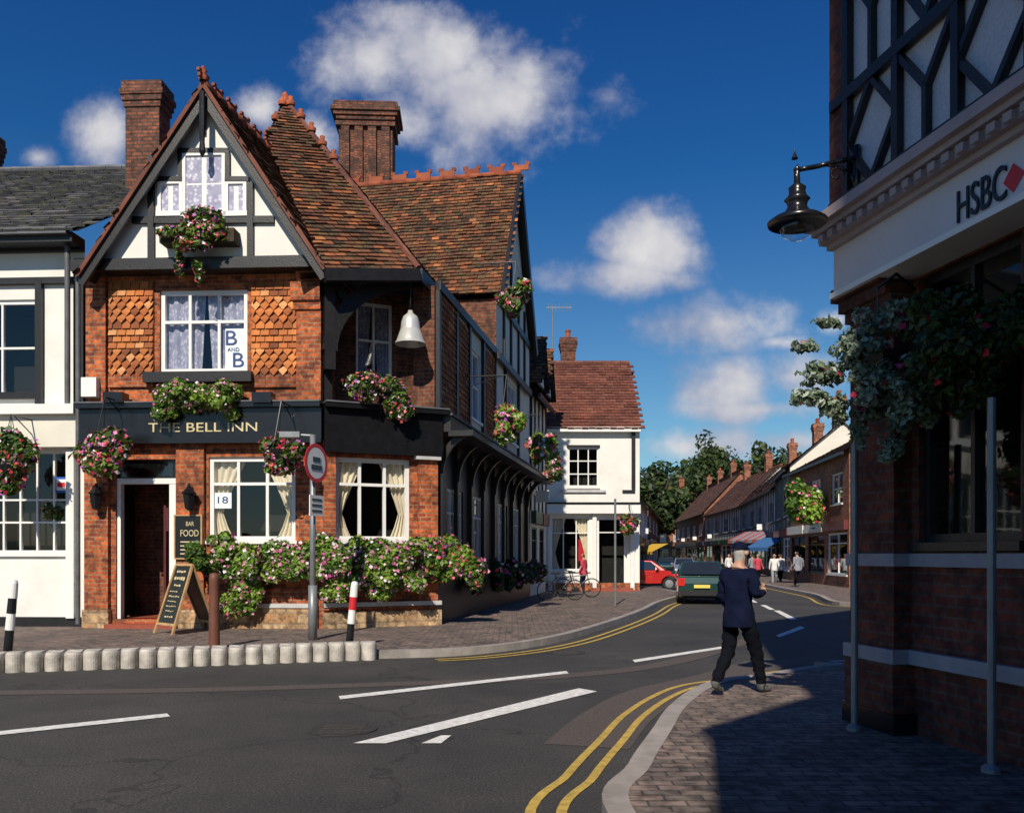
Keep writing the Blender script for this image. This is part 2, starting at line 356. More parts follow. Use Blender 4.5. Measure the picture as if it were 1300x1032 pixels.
def chimney(b,cx,cy,w,dp,z0,z1,u=(1,.0),pots=0,key='brick_chimney',ribs=False):
    fr=Fr((cx,cy),u); m=b[key]
    m.box(fr,-w/2*.84,w/2*.84,z0,z1-.5,-dp/2*.84,dp/2*.84)
    if ribs:
        for i in range(4):
            c=(-.5+ (i+.5)/4)*w*.84; m.box(fr,c-.14,c+.14,z0,z1-.7,-dp/2*.93,dp/2*.99)
        m.box(fr,-w/2*.97,w/2*.97,z0,z0+.5,-dp/2*1.02,dp/2*1.02)
        m.box(fr,-w/2*.93,w/2*.93,z1-.8,z1-.66,-dp/2*1.03,dp/2*1.03)
    for i,k in enumerate((.92,1.0,1.08,1.0)):
        zt=z1-.55+i*.14; m.box(fr,-w/2*k,w/2*k,zt,zt+.138+(.05 if i==3 else 0),-dp/2*k,dp/2*k)
    for i in range(3 if not pots else 0): b['terracotta'].lathe(fr.pt((-.3+.3*i)*w,z1+.05,0),[(.15,-.05),(.12,.1),(.1,.1)],10)
    for i in range(pots):
        c=(-.5+(i+.5)/pots)*w*.8; p=fr.pt(c,z1+.05,0); b['terracotta'].lathe(p,[(.13,0),(.11,.3),(.14,.36),(.14,.42),(.09,.42)],12)
def leaves(name,parent,blobs,n,size,fl=.0,lm='leaf',fm='flower_mix',sub=9,fsize=None,subr=.42):
    cs=[];rs=[];ws=[]
    for c,r in blobs:
        for i in range(sub):
            d=NR.normal(size=3); d/=np.linalg.norm(d); k=NR.uniform(.15,.9)
            rr=np.array(r)*subr*NR.uniform(.5,1.3); cs.append(np.array(c)+d*np.array(r)*k); rs.append(rr); ws.append(np.prod(rr)**.667)
        cs.append(np.array(c));rs.append(np.array(r)*.6);ws.append(np.prod(np.array(r)*.6)**.667)
    cs=np.array(cs);rs=np.array(rs);ws=np.array(ws)/sum(ws); tone=NR.uniform(-.25,.25,len(cs))
    idx=NR.choice(len(cs),n,p=ws); d=NR.normal(size=(n,3)); d/=np.linalg.norm(d,axis=1)[:,None]
    rad=NR.uniform(.35,1,n)**.45; isf=NR.uniform(size=n)<fl; rad[isf]=NR.uniform(.95,1.12,isf.sum())
    stray=NR.uniform(size=n)<.06; rad[stray]*=NR.uniform(1.1,1.4,stray.sum())
    p=cs[idx]+d*rs[idx]*rad[:,None]
    nn=d+NR.normal(size=(n,3))*.65+np.array([0,-.1,.35]); nn/=np.linalg.norm(nn,axis=1)[:,None]
    a=np.cross(nn,NR.normal(size=(n,3))); a/=np.linalg.norm(a,axis=1)[:,None]; bb=np.cross(nn,a)
    sz=size*NR.uniform(.6,1.4,n); w=sz*.55; sz[isf]=(fsize or size)*NR.uniform(.5,.8,isf.sum()); w[isf]=sz[isf]
    A=p-a*sz[:,None];C=p+a*sz[:,None];B=p+bb*w[:,None]+nn*(w*.25)[:,None];D=p-bb*w[:,None]+nn*(w*.25)[:,None]
    vs=np.stack([A,B,C,D],1).reshape(-1,3)
    me=bpy.data.meshes.new(name); me.vertices.add(4*n); me.vertices.foreach_set('co',vs.ravel())
    me.loops.add(4*n); me.loops.foreach_set('vertex_index',np.arange(4*n)); me.polygons.add(n); me.polygons.foreach_set('loop_start',np.arange(n)*4)
    me.polygons.foreach_set('material_index',isf.astype(int)); me.update(calc_edges=True)
    v=np.clip(NR.uniform(.1,.9,n)+tone[idx],0,1); at=me.attributes.new('rnd','FLOAT','FACE')
    v[isf]=NR.uniform(0,1,isf.sum()); at.data.foreach_set('value',v)
    me.materials.append(MT[lm]); me.materials.append(MT[fm]); return mkobj(name,me,parent)
def text(s,fr,px0,px1,py,d,mat,parent,size,ext=.01,center=None,z=None):
    cu=bpy.data.curves.new('lettering','FONT'); cu.body=s; cu.size=size; cu.extrude=ext; cu.align_x='CENTER'; cu.align_y='CENTER'; cu.materials.append(MT[mat])
    o=bpy.data.objects.new('lettering_'+s.lower().replace(' ','_').replace('\n','_'),cu); sc.collection.objects.link(o); o.parent=parent
    a,zz=fr.sz((px0+px1)/2,py,d); p=fr.pt(a,zz,d) if center is None else center
    o.matrix_world=Matrix(((fr.u[0],0,fr.n[0],p[0]),(fr.u[1],0,fr.n[1],p[1]),(0,1,0,p[2]),(0,0,0,1)))
    bpy.context.view_layer.update(); w=o.dimensions.x
    if px1>px0 and w>0:
        L=fr.sz(px1,py,d)[0]-fr.sz(px0,py,d)[0]
        k=L/w; o.matrix_world=o.matrix_world@Matrix.Diagonal((k,1,1,1))
    return o
# ---------------------------------------------------------------- ground
def G(px,py,z=0.): Y=(H0-z)*F/(py-HY); return ((px-650)*Y/F,Y)
def smooth(pts,k=8):
    o=[];n=len(pts)
    for i in range(n-1):
        p0=pts[max(i-1,0)];p1=pts[i];p2=pts[i+1];p3=pts[min(i+2,n-1)]
        for j in range(k):
            t=j/k; o.append(tuple(.5*((2*p1[c])+(-p0[c]+p2[c])*t+(2*p0[c]-5*p1[c]+4*p2[c]-p3[c])*t*t+(-p0[c]+3*p1[c]-3*p2[c]+p3[c])*t**3) for c in (0,1)))
    o.append(pts[-1]); return o
def offs(pl,d):
    o=[]
    for i,p in enumerate(pl):
        a=pl[max(i-1,0)];b=pl[min(i+1,len(pl)-1)];dx,dy=b[0]-a[0],b[1]-a[1];l=math.hypot(dx,dy) or 1
        o.append((p[0]+dy/l*d,p[1]-dx/l*d))
    return o
def strip(mb,pl,d0,d1,z,i0=0,i1=None):
    A=offs(pl,d0);B=offs(pl,d1); i1=len(pl)-1 if i1 is None else i1
    for i in range(i0,i1): mb.face([(*A[i],z),(*A[i+1],z),(*B[i+1],z),(*B[i],z)])
mb=MB(); mb.face([(-900,-300,-.03),(900,-300,-.03),(900,1500,-.03),(-900,1500,-.03)]); mb.done('ground','grass')
rd=MB(); 
rd.face([(-45,-30,0),(45,-30,0),(45,46,0),(-45,46,0)])
rd.face([(6,46,0),(24,46,0),(30,150,0),(14,150,0)])
rd.done('road','asphalt')
kl=smooth([(-40,12.9),(-16,12.6),G(0,848),G(240,842),G(480,836),G(600,831),G(700,817),G(770,797),G(815,780),G(838,768),(6.6,33.5),(6.9,37.5),(6.2,41),(3,43)])
pv=MB(); pv.face([(x,y,.12) for x,y in kl]+[(-40,43,.12)])
kb=MB(); strip(kb,kl,-.002,-.16,.124)
for i in range(len(kl)-1): kb.face([(*kl[i],0),(*kl[i+1],0),(*kl[i+1],.124),(*kl[i],.124)])
kr=smooth([(1.3,-2),(1.15,2),G(772,1060),G(797,990),G(828,942),G(848,912),G(878,888),G(912,874),(3.3,11.2),(4.4,12.1),(7,13),(30,16)])
pv.face(([(x,y,.12) for x,y in kr]+[(30,-20,.12),(1.3,-20,.12)]))
strip(kb,kr,.002,.17,.124)
for i in range(len(kr)-1): kb.face([(*kr[i],0),(*kr[i+1],0),(*kr[i+1],.124),(*kr[i],.124)])
kf=smooth([(40,26),(16,27.5),G(1080,770),G(1030,757),G(965,743),G(905,728),(19.5,110),(24,150)])
pv.face([(x,y,.12) for x,y in kf]+[(60,150,.12),(60,26,.12)])
strip(kb,kf,.002,.2,.124)
for i in range(len(kf)-1): kb.face([(*kf[i],0),(*kf[i+1],0),(*kf[i+1],.124),(*kf[i],.124)])
pv.done('pavement','paving'); kb.done('kerb','kerb')
mk=MB()
def mark(c): mk.face([(*G(*p),.008) for p in c])
mark([(430,884),(432,888),(722,855),(719,852)])
mark([(448,944),(490,944),(758,878),(735,874)])
mark([(535,944),(560,944),(573,934),(560,934)])
mark([(-60,935),(-60,940),(216,910),(212,906)])
mark([(803,838),(806,841),(920,823),(915,821)])
mark([(985,807),(990,809),(1022,797),(1016,795)])
mark([(982,775),(990,775),(1012,786),(1004,787)]); mark([(965,768),(972,768),(984,774),(977,774)])
mark([(950,760),(954,760),(962,765),(957,765)]); mark([(935,752),(938,752),(946,757),(941,757)])
mk.done('road_markings','white_mark')
yl=MB(); n0=8*4+4
strip(yl,kl,.28,.36,.008,n0,8*11); strip(yl,kl,.5,.58,.008,n0,8*11)
strip(yl,kr,-.22,-.29,.008,0,8*9); strip(yl,kr,-.42,-.49,.008,0,8*9)
strip(yl,kf,-.25,-.35,.008,8,40); yl.done('yellow_lines','yellow_mark')
pt_=MB(); pl=smooth([G(690,944),G(740,905),G(800,876),G(880,858),G(960,835)]); strip(pt_,pl,0,.75,.004)
pl=smooth([(-14,9.9),(-8,10.4),(-3,10.9),(1.5,12.5),(4.5,17)]); strip(pt_,pl,0,.35,.0045)
pt_.done('road_repair','asphalt_patch')
e=empty('manhole_cover'); mb=MB(); 
for cx,cy in((-1.6,8.2),(.9,14.6)):
    mb.lathe((cx,cy,.0),[(.33,.003),(.33,.010),(.29,.012),(.28,.009),(0,.009)],28)
    for i in range(-2,3): mb.beam((cx-.2,cy+i*.09,.011),(cx+.2,cy+i*.09,.011),(0,0,1),.008,.03)
mb.done('iron_lids','iron',e)
# scalloped kerb blocks
e=empty('scalloped_kerb'); mb=MB()
a=V((*G(-70,855),0)); c=V((*G(478,836),0)); n=24; dv=(c-a)/n; ux=dv.normalized(); nx=V((ux.y,-ux.x,0))
for i in range(n):
    o=a+dv*(i+.5)+nx*R.uniform(-.015,.015); L=dv.length*.485; vs=[];fs=[]; K=12
    prof=[(1,0),(1,.2),(.96,.24),(.85,.27),(0,.278)]; hh=R.uniform(-.02,.015)
    for kx,z in prof:
        for j in range(K+1):
            t=math.pi*j/K; vs.append(o+ux*(-math.cos(t)*L*kx)+nx*(math.sin(t)*.17*kx+.02)+V((0,0,z+(hh if z else 0))))
        vs.append(o+ux*(L*kx)-nx*.2*kx+V((0,0,z))); vs.append(o-ux*(L*kx)-nx*.2*kx+V((0,0,z)))
    Q=K+3
    for j in range(len(prof)-1):
        for k in range(Q): fs.append((j*Q+k,j*Q+(k+1)%Q,(j+1)*Q+(k+1)%Q,(j+1)*Q+k))
    mb.raw(vs,fs)
mb.done('blocks','kerb_white',e)
# ---------------------------------------------------------------- PUB
FF=Fr((-3.93,18),(.9986,-.0523)); CC=Fr((-3.93,18),(2.255,1.0)); LC=2.467; SS=Fr((-1.675,19.0),(.18,1.))
vS=V((SS.u[0],SS.u[1],0))
b=Bld('bell_inn_pub'); zg=0.12
zf0=FF.sz(260,560)[1]; zf1=FF.sz(260,520)[1]; ztop=FF.sz(260,348)[1]
sL=FF.sz(110,500)[0]
door=FF.rect(147,583,223,778); door=(door[0],door[1],.3,door[3])
w1=FF.rect(265,580,375,686); wu=FF.rect(203,368,314,473)
wall(b['brick'],FF,sL,0,0,ztop,[door,w1,wu])
window(b,FF,w1,3,(.68,),kind='drape',ft=.09,mt=.06); window(b,FF,wu,3,(.62,),kind='net',ft=.09,mt=.06,sill=False)
b['black_timber'].box(FF,*FF.rect(187,474,323,487)[:4],0,.22)
b['lead'].tube(FF.pt(sL-.12,.2,.12),FF.pt(sL-.12,ztop,.12),.05)
po=FF.rect(284,416,312,470); b['poster'].box(FF,po[0],po[1],po[2],po[3],-.095,-.085)
q=FF.rect(270,625,292,645); b['poster'].box(FF,*q,-.095,-.085); text('18',FF,275,288,635,-.08,'blue_text',b.e,.2,.002)
d0,d1=door[:2]; w=b['white_frame']
w.box(FF,d0,d0+.08,.3,FF.sz(180,614)[1],-.2,-.05); w.box(FF,d1-.16,d1,.3,FF.sz(180,614)[1],-.2,-.05); w.box(FF,d0,d1,FF.sz(180,614)[1],FF.sz(180,607)[1],-.2,-.04)
b['black_paint'].box(FF,d0,d1,FF.sz(180,607)[1]+.002,door[3],-.3,-.1)
b['glass'].box(FF,d0+.1,d1-.1,FF.sz(180,604)[1],door[3]-.06,-.1,-.09)
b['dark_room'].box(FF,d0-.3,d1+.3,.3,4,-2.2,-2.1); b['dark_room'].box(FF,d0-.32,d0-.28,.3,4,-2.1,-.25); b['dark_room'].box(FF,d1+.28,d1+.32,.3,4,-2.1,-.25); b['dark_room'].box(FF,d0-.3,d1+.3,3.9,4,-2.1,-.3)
b['tile_step'].box(FF,d0-.05,d1+.05,0,.3,-2,-.02); b['tile_step'].box(FF,d0-.1,d1+.1,0,.21,-.1,.3)
b['door_red'].beam(FF.pt(d1-.35,1.5,-.25),FF.pt(d1-.15,1.5,-1.1),(0,0,1),2.4,.06)
b['door_red'].beam(FF.pt(d1-.30,2.4,-.24),FF.pt(d1-.20,2.4,-.6),(0,0,1),.5,.09)
p=FF.rect(262,735,404,806); b['stone_plinth'].box(FF,p[0],p[1],0,.55,0,.1); b['brick'].box(FF,p[0],p[1],.55,.95,0,.06); b['stone_band'].box(FF,p[0],p[1],.55,.64,0,.13)
for x0,x1 in((110,140),(226,261)):
    q=FF.rect(x0,560,x1,800); b['brick'].box(FF,q[0],q[1],0,zf0,0,.1); b['stone_plinth'].box(FF,q[0]-.03,q[1]+.03,0,.5,0,.14)
q=FF.rect(379,350,409,520); b['brick'].box(FF,q[0],-.0,zf1,ztop,0,.16); b['brick'].box(FF,q[0]-.1,.0,FF.sz(390,385)[1],FF.sz(390,362)[1],0,.25); b['brick'].box(FF,q[0]-.05,0,FF.sz(390,396)[1],FF.sz(390,385)[1],0,.2);
q=FF.rect(112,350,137,520); b['brick'].box(FF,q[0],q[1],zf1,ztop,0,.1)
for x0,x1 in((139,196),(320,378)):
    q=FF.rect(x0,360,x1,476); hung(b,FF,*q,d=.02)
    q=FF.rect(x0,476,x1,492); b['brick'].box(FF,q[0],q[1],q[2],q[3],0,.06)
b['black_paint'].box(FF,sL-.05,0.02,zf0,zf1,0,.2); b['black_paint'].box(FF,sL-.08,.02,zf1,zf1+.1,0,.32); b['black_paint'].box(FF,sL-.06,.02,zf0-.07,zf0,0,.24); b['lead'].box(FF,sL-.08,.02,zf1+.1,zf1+.13,0,.34)
text('THE BELL INN',FF,189,327,543,.212,'gold',b.e,.27,.008)
text('B',FF,286,300,430,-.078,'blue_text',b.e,.44,.004); text('AND',FF,289,304,444,-.078,'blue_text',b.e,.11,.004); text('B',FF,295,309,458,-.078,'blue_text',b.e,.44,.004)
for x in(155,340):
    q=FF.rect(x-12,502,x+12,515); b['black_paint'].box(FF,q[0],q[1],q[2],q[3],.1,.4)
q=FF.rect(111,482,130,506); b['white_frame'].box(FF,q[0],q[1],q[2],q[3],.1,.25)
jz=FF.sz(258,335)[1]; b['black_timber'].box(FF,sL-.12,.06,ztop-.02,jz,-.1,.42)
dg=.3; A=FF.sz(258,112,dg); L=FF.sz(112,336,dg); Rr=FF.sz(398,336,dg)
zb=jz; win_c=FF.rect(234,196,286,273,dg); win_l=FF.rect(203,232,232,273,dg); win_r=FF.rect(288,232,313,273,dg)
b['white_render'].face([FF.pt(L[0],zb,dg),FF.pt(Rr[0],zb,dg),FF.pt(A[0],A[1],dg)])
def gb(x0,y0,x1,y1,w=.16,dd=.06):
    b['black_timber'].beam(FF.m(x0,y0,dg+dd/2),FF.m(x1,y1,dg+dd/2),V((FF.n[0],FF.n[1],0)),dd,w)
gb(168,280,348,279,.14,.07);gb(192,198,192,333,.12,.09);gb(318,232,318,333,.12,.09);gb(196,228,232,228,.1,.08);gb(286,228,316,228,.1,.08);gb(226,192,290,192,.1,.075);gb(229,192,229,229,.09,.085);gb(289,192,289,229,.09,.085);gb(258,135,258,170,.1,.07);gb(130,334,385,333,.12,.1)
for o,cc,kk in((win_c,2,(.5,)),(win_l,2,()),(win_r,2,())):
    s0,s1,z0,z1=o
    b['white_frame'].box(FF,s0,s1,z0,z1,dg,dg+.03); 
    for i in range(cc):
        a0=s0+(s1-s0)*i/cc+.05;a1=s0+(s1-s0)*(i+1)/cc-.05; zz=[z0+.06]+[z0+(z1-z0)*k for k in kk]+[z1-.06]
        for j in range(len(zz)-1): b['lace'].box(FF,a0,a1,zz[j]+.02,zz[j+1]-.02,dg+.03,dg+.034)
    b['white_frame'].box(FF,s0-.02,s0+.05,z0,z1,dg+.03,dg+.07);b['white_frame'].box(FF,s1-.05,s1+.02,z0,z1,dg+.03,dg+.07);b['white_frame'].box(FF,s0+.05,s1-.05,z1-.05,z1+.02,dg+.03,dg+.07);b['white_frame'].box(FF,s0-.05,s1+.05,z0-.05,z0+.05,dg+.03,dg+.09)
q=FF.rect(212,298,305,315,dg); b['wicker'].box(FF,q[0],q[1],q[2],q[3],dg,dg+.35)
do=.62; Ap=FF.m(258,106,do); El=FF.m(98,350,do); Er=FF.m(412,342,do)
roof(b,[Er,Er+vS*7,Ap+vS*7,Ap]); roof(b,[El+vS*7,El,Ap,Ap+vS*7])
ridge(b,Ap,Ap+vS*7,crest=.55,hgt=.14,r=.09); b['terracotta'].lathe(Ap+V((0,0,.05)),[(.08,0),(.1,.08),(.05,.14),(.08,.2),(.02,.3)],10)
for E in(El,Er):
    nn=V((FF.n[0],FF.n[1],0)); dn=V((0,0,-.2)); b['black_timber'].beam(Ap-nn*.07+dn*1.1,E-nn*.07+dn*.7,nn,.07,.22)
    b['roof_tile_plain'].beam(Ap-nn*.04+V((0,0,-.02)),E-nn*.04+V((0,0,-.0)),nn,.14,.08)
b['black_timber'].lathe(Ap+V((0,0,-1.5))+V((FF.n[0],FF.n[1],0))*.05,[(.02,0),(.07,.1),(.05,.3),(.07,.6),(.06,1.3)],8)
w2=CC.rect(425,582,520,686); wall(b['brick'],CC,0,LC,0,zf1,[w2]); window(b,CC,w2,3,(.68,),kind='drape',ft=.09,mt=.06)
b['black_paint'].box(CC,-.0,LC+.1,zf0-.25,zf1,0,.2); b['black_paint'].box(CC,-.0,LC+.2,zf1,zf1+.1,0,.34); b['lead'].box(CC,0,LC+.2,zf1+.1,zf1+.13,-1.2,.36)
b['stone_plinth'].box(CC,0,LC+.1,0,.45,0,.12); b['stone_band'].box(CC,0,LC+.1,.56,.65,0,.13); b['brick'].box(CC,0,.25,.5,zf0,0,.1); b['brick'].box(CC,LC-.42,LC+.02,.65,zf0-.25,0,.1)
b['stone_band'].box(CC,LC-.5,LC+.06,zf0-.32,zf0-.25,0,.2)
zs=CC.sz(470,352)[1]
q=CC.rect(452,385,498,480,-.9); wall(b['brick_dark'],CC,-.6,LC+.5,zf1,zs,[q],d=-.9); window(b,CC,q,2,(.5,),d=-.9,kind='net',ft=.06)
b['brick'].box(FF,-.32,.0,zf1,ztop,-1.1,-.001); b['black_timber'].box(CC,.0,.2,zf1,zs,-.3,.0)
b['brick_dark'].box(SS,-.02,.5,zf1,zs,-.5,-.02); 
Ec=CC.m(532,343,.45); b['black_timber'].beam(Er+V((0,0,-.12)),Ec+V((0,0,-.12)),(0,0,1),.25,.2)
sE=Ec+vS*7.2
b['black_timber'].face([Er+V((-.6,0,-.05)),Ec+V((0,0,-.05)),sE+V((0,0,-.05)),sE+V((-3,0,-.05)),Er+V((-.6,3,-.05))])
pa=[]; 
for i in range(15):
    t=i/14*math.pi/2; pa.append(CC.m(418+102*(1-math.cos(t)),446-88*math.sin(t),.15))
for a_,c_ in zip(pa[:-1],pa[1:]): b['black_timber'].beam(a_,c_,V((CC.n[0],CC.n[1],0)),.2,.3)
b['black_timber'].beam(CC.m(418,360,.15),CC.m(418,470,.15),V((CC.n[0],CC.n[1],0)),.22,.22)
b['black_timber'].beam(CC.m(428,362,.15),CC.m(440,385,.15),V((CC.n[0],CC.n[1],0)),.18,.18)
# hip turret roof
T=V((-5.89,22.5,13.43)); PL=Er+(T-Er)*.5+V((-1.15,0,0))
roof(b,[Er,Ec,T,PL]); roof(b,[Ec,sE,T]) 
T2=T+vS*4; roof(b,[sE,sE+vS*.1,T2,T])
roof(b,[V((-8.5,24.5,9.8)),PL,T])
ridge(b,T,Ec+V((0,0,.03)),crest=0,key='roof_tile_plain',r=.08) 
for i in range(5):
    c=T.lerp(Ec,.05+i*.09); b['terracotta'].lathe(c+V((0,0,.05)),[(.11,0),(.12,.09),(.05,.15),(.07,.22),(.02,.25)],8)
for i in range(4):
    c=T.lerp(PL,.1+i*.22); b['terracotta'].lathe(c+V((0,0,.05)),[(.1,0),(.11,.09),(.05,.15),(.02,.22)],8)
b['terracotta'].lathe(T+V((0,0,-.1)),[(.13,0),(.16,.1),(.08,.16),(.1,.22),(.03,.32)],12)
b['black_timber'].beam(Ec+V((.03,0,-.1)),sE+V((.03,0,-.1)),(0,0,1),.28,.08)
# side wall
z2=CC.sz(520,352)[1]
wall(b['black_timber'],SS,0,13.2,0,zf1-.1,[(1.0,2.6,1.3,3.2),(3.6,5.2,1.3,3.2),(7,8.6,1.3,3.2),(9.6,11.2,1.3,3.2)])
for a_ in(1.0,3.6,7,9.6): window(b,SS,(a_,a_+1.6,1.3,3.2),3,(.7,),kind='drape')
wall(b['cream_render'],SS,0,13.2,zf1-.1,z2,[(3.2,4.6,5.2,7.0),(8.3,10.3,5.3,7.2)])
window(b,SS,(3.2,4.6,5.2,7.0),2,(.5,),kind='net'); window(b,SS,(8.3,10.3,5.3,7.2),3,(.6,),kind='net')
hung(b,SS,.1,1.6,zf1+.1,z2-.2,.02); hung(b,SS,1.75,2.9,zf1+.1,z2-.3,.02); hung(b,SS,5,6.2,zf1+.1,z2-.3,.02)
for a_ in(0,1.62,3.0,4.7,6.3,8.0,10.4,13.1): b['black_timber'].box(SS,a_,a_+.16,zf1-.1,z2,0,.09)
b['black_timber'].box(SS,0,13.2,z2-.2,z2,0,.12); b['black_timber'].box(SS,-.05,13.2,zf1-.35,zf1,0,.35); b['lead'].box(SS,-.1,13.2,zf1,zf1+.05,0,.4)
for i in range(9):
    a0=.2+i*1.5
    for j in range(8):
        t0=j/8*math.pi/2;t1=(j+1)/8*math.pi/2
        f=lambda t:SS.pt(a0,zf1-.35-.95*(1-math.sin(t)),.06+.75*(1-math.cos(t)))
        b['black_timber'].beam(f(t0),f(t1),V((SS.u[0],SS.u[1],0)),.1,.13)
    b['black_timber'].box(SS,a0-.07,a0+.07,1.4,zf1-.3,0,.1)
b['black_timber'].box(SS,-.05,13.2,zf1-.45,zf1-.33,.3,.85)
# wing with street gable
oV=V((SS.n[0],SS.n[1],0)); c25=SS.pt(6.1,9.2,.35); c28=SS.pt(9.2,13.97,.35); c32=SS.pt(12.6,9.0,.35)
Lw=9; roof(b,[c25-oV*Lw,c25,c28,c28-oV*Lw]); roof(b,[c32,c32-oV*Lw,c28-oV*Lw,c28])
ridge(b,c28-oV*Lw,c28,crest=.8,hgt=.24)
g0=SS.pt(6.3,7.4,.1);g1=SS.pt(12.4,7.4,.1)
b['cream_render'].face([g0,g1,SS.pt(12.4,9.1,.1),SS.pt(9.2,13.7,.1),SS.pt(6.3,9.1,.1)])
for P0 in(c25,c32): b['black_timber'].beam(c28+V((0,0,-.15))-oV*.02,P0+V((0,0,-.15))-oV*.02,oV,.1,.32)
for a_ in(7.3,8.5,9.9,11.1): b['black_timber'].box(SS,a_,a_+.15,7.4,9.3+2*(1-abs(a_-9.2)/3),.1,.17)
b['black_timber'].box(SS,6.3,12.4,9,9.2,.1,.2); b['black_timber'].box(SS,6.3,12.4,7.35,7.55,.1,.2)
b['brick_dark'].face([c25-oV*Lw+V((0,.2,-.1)),SS.pt(6.3,9.1,.1),SS.pt(6.3,6.5,.1),c25-oV*Lw+V((0,.2,-3))])
chimney(b,-5.1,30.6,2.2,1.4,11,17.25,(1,.05),ribs=True)
chimney(b,-8.82,21.0,.98,.7,7.5,12.9,(1,-.05))
b['brick_dark'].box(FF,sL,-.5,0,7.3,-9,-1.4)
q=FF.rect(224,655,256,708,.1); b['black_paint'].box(FF,q[0],q[1],q[2],q[3],.1,.14)
for s0_,s1_,z0_,z1_ in((q[0]-.03,q[0],q[2]-.03,q[3]+.03),(q[1],q[1]+.03,q[2]-.03,q[3]+.03),(q[0],q[1],q[3],q[3]+.03),(q[0],q[1],q[2]-.03,q[2])): b['wood'].box(FF,s0_,s1_,z0_,z1_,.1,.16)
text('BAR',FF,236,246,665,.145,'gold',b.e,.13,.003); text('FOOD',FF,229,252,677,.145,'gold',b.e,.19,.003)
for k in range(4):
    y=687+k*5; q=FF.rect(230,y,250,y+1.5,.1); b['gold'].box(FF,q[0],q[1],q[2],q[3],.14,.143)
for px in(240,122):
    c=FF.m(px,632,.28); b['black_paint'].lathe(c+V((0,0,-.25)),[(.03,0),(.09,.03),(.13,.32),(.17,.34),(.05,.46),(.02,.55)],6); b['black_paint'].tube(c+V((0,0,.2)),c+V((0,.28,.25)),.02)
q=FF.rect(268,712,388,732,.3); b['wicker'].box(FF,q[0],q[1],q[2],q[3],.1,.45)
q=CC.rect(428,712,530,732,.3); b['wicker'].box(CC,q[0],q[1]+.3,q[2],q[3],.1,.45)
b.done(smooth=('terracotta',))
# bell
e=empty('hanging_bell'); mb=MB(); c=CC.m(521,437,.3); k=c.y/F
mb.lathe(c,[(20*k,0),(19*k,2*k),(15*k,8*k),(12.5*k,18*k),(11.5*k,28*k),(9*k,35*k),(4*k,39*k),(2.5*k,43*k),(.001,44*k)],28); mb.lathe(c+V((0,0,.01)),[(19*k,0),(10*k,25*k),(0,30*k)],20)
mb.done('bell_body','bell_metal',e,True); mb=MB(); mb.tube(c+V((0,0,43*k)),c+V((0,0,1.45)),.02); mb.torus(c+V((0,0,46*k)),(1,0,0),.06,.018,12,6); mb.done('hanger','black_paint',e)
# flowers on pub
def fb(fr,px,py,d,rx,ry,rd=.3):
    p=fr.m(px,py,d); k=p.y/F; return (tuple(p),(rx*k,rd,ry*k))
def bas(name,blobs,n,size=.075,fl=.2,**kw):
    e=empty(name); leaves('foliage_and_blooms',e,blobs,n,size,fl,**kw); return e
bas('window_box_flowers',[fb(FF,258,292,.75,48,21,.3),fb(FF,240,308,.75,22,14,.2),fb(FF,228,335,.6,5,16,.1),fb(FF,252,342,.6,5,18,.1)],3600,.06,.16)
bas('window_box_flowers',[fb(FF,214,505,.4,28,28,.3),fb(FF,250,500,.4,38,22,.3),fb(FF,285,504,.4,28,28,.3),fb(FF,206,522,.4,18,12,.2)],8000,.055,.08,lm='leaf_bright',fm='flower_pink')
bas('window_box_flowers',[fb(CC,462,490,.35,34,28,.3),fb(CC,500,508,.35,30,28,.3)],4800,.06,.16)
def basket(name,fr,px,py,d,rx,ry,n=2600,**kw):
    e=bas(name,[fb(fr,px,py,d,rx,ry,.38),fb(fr,px-rx*.2,py+ry*.6,d,rx*.55,ry*.6,.3)],n,**kw)
    p=fr.m(px,py,d); k=p.y/F; mb=MB()
    mb.lathe(p+V((0,0,-ry*k*.6)),[(.05,0),(.2,.08),(.27,.25),(.28,.3)],12)
    top=p+V((0,0,ry*k+.5)); 
    for i in range(3):
        t=i*2.1; mb.tube(p+V((.25*math.cos(t),.25*math.sin(t),-.1)),top,.008,.008,4)
    nv=V((fr.n[0],fr.n[1],0)); mb.tube(top,top-nv*d,.015); mb.tube(top-nv*.1,top-nv*d+V((0,0,-.3)),.012)
    mb.done('basket_and_bracket','black_paint',e); return e
basket('hanging_basket',FF,133,568,.75,39,33,4600,fl=.2); basket('hanging_basket',FF,357,572,.85,34,31,4200,fl=.18)
basket('hanging_basket',SS,655,376,1.0,21,20,2000,fl=.2,size=.1); basket('hanging_basket',SS,643,530,1.1,24,28,2800,fl=.14,size=.09,lm='leaf_bright')
basket('hanging_basket',SS,686,566,1.0,17,20,1700,fl=.18,size=.12,lm='leaf_bright'); basket('hanging_basket',SS,703,592,1.0,13,18,1400,fl=.18,size=.12)
bas('flower_trough',[fb(FF,283,703,.5,26,26),fb(FF,312,710,.5,34,34),fb(FF,352,702,.5,42,28),fb(FF,308,762,.35,28,34,.25),fb(FF,314,735,.4,30,36,.25),fb(FF,385,712,.5,26,22),fb(FF,350,722,.45,34,16,.25)],17000,.06,.11,fm='flower_pink',lm='leaf_bright')
bas('flower_trough',[fb(CC,422,713,.5,32,34),fb(CC,465,706,.5,40,32),fb(CC,505,706,.5,36,30),fb(CC,430,742,.4,30,28,.25),fb(CC,480,738,.4,36,22,.25),fb(CC,515,735,.4,26,18,.25)],18000,.06,.11,fm='flower_pink',lm='leaf_bright')
bas('flower_trough',[fb(CC,545,703,.5,32,28),fb(CC,582,706,.3,32,26),fb(CC,560,726,.4,44,20,.25)],11000,.06,.07,lm='leaf_bright')
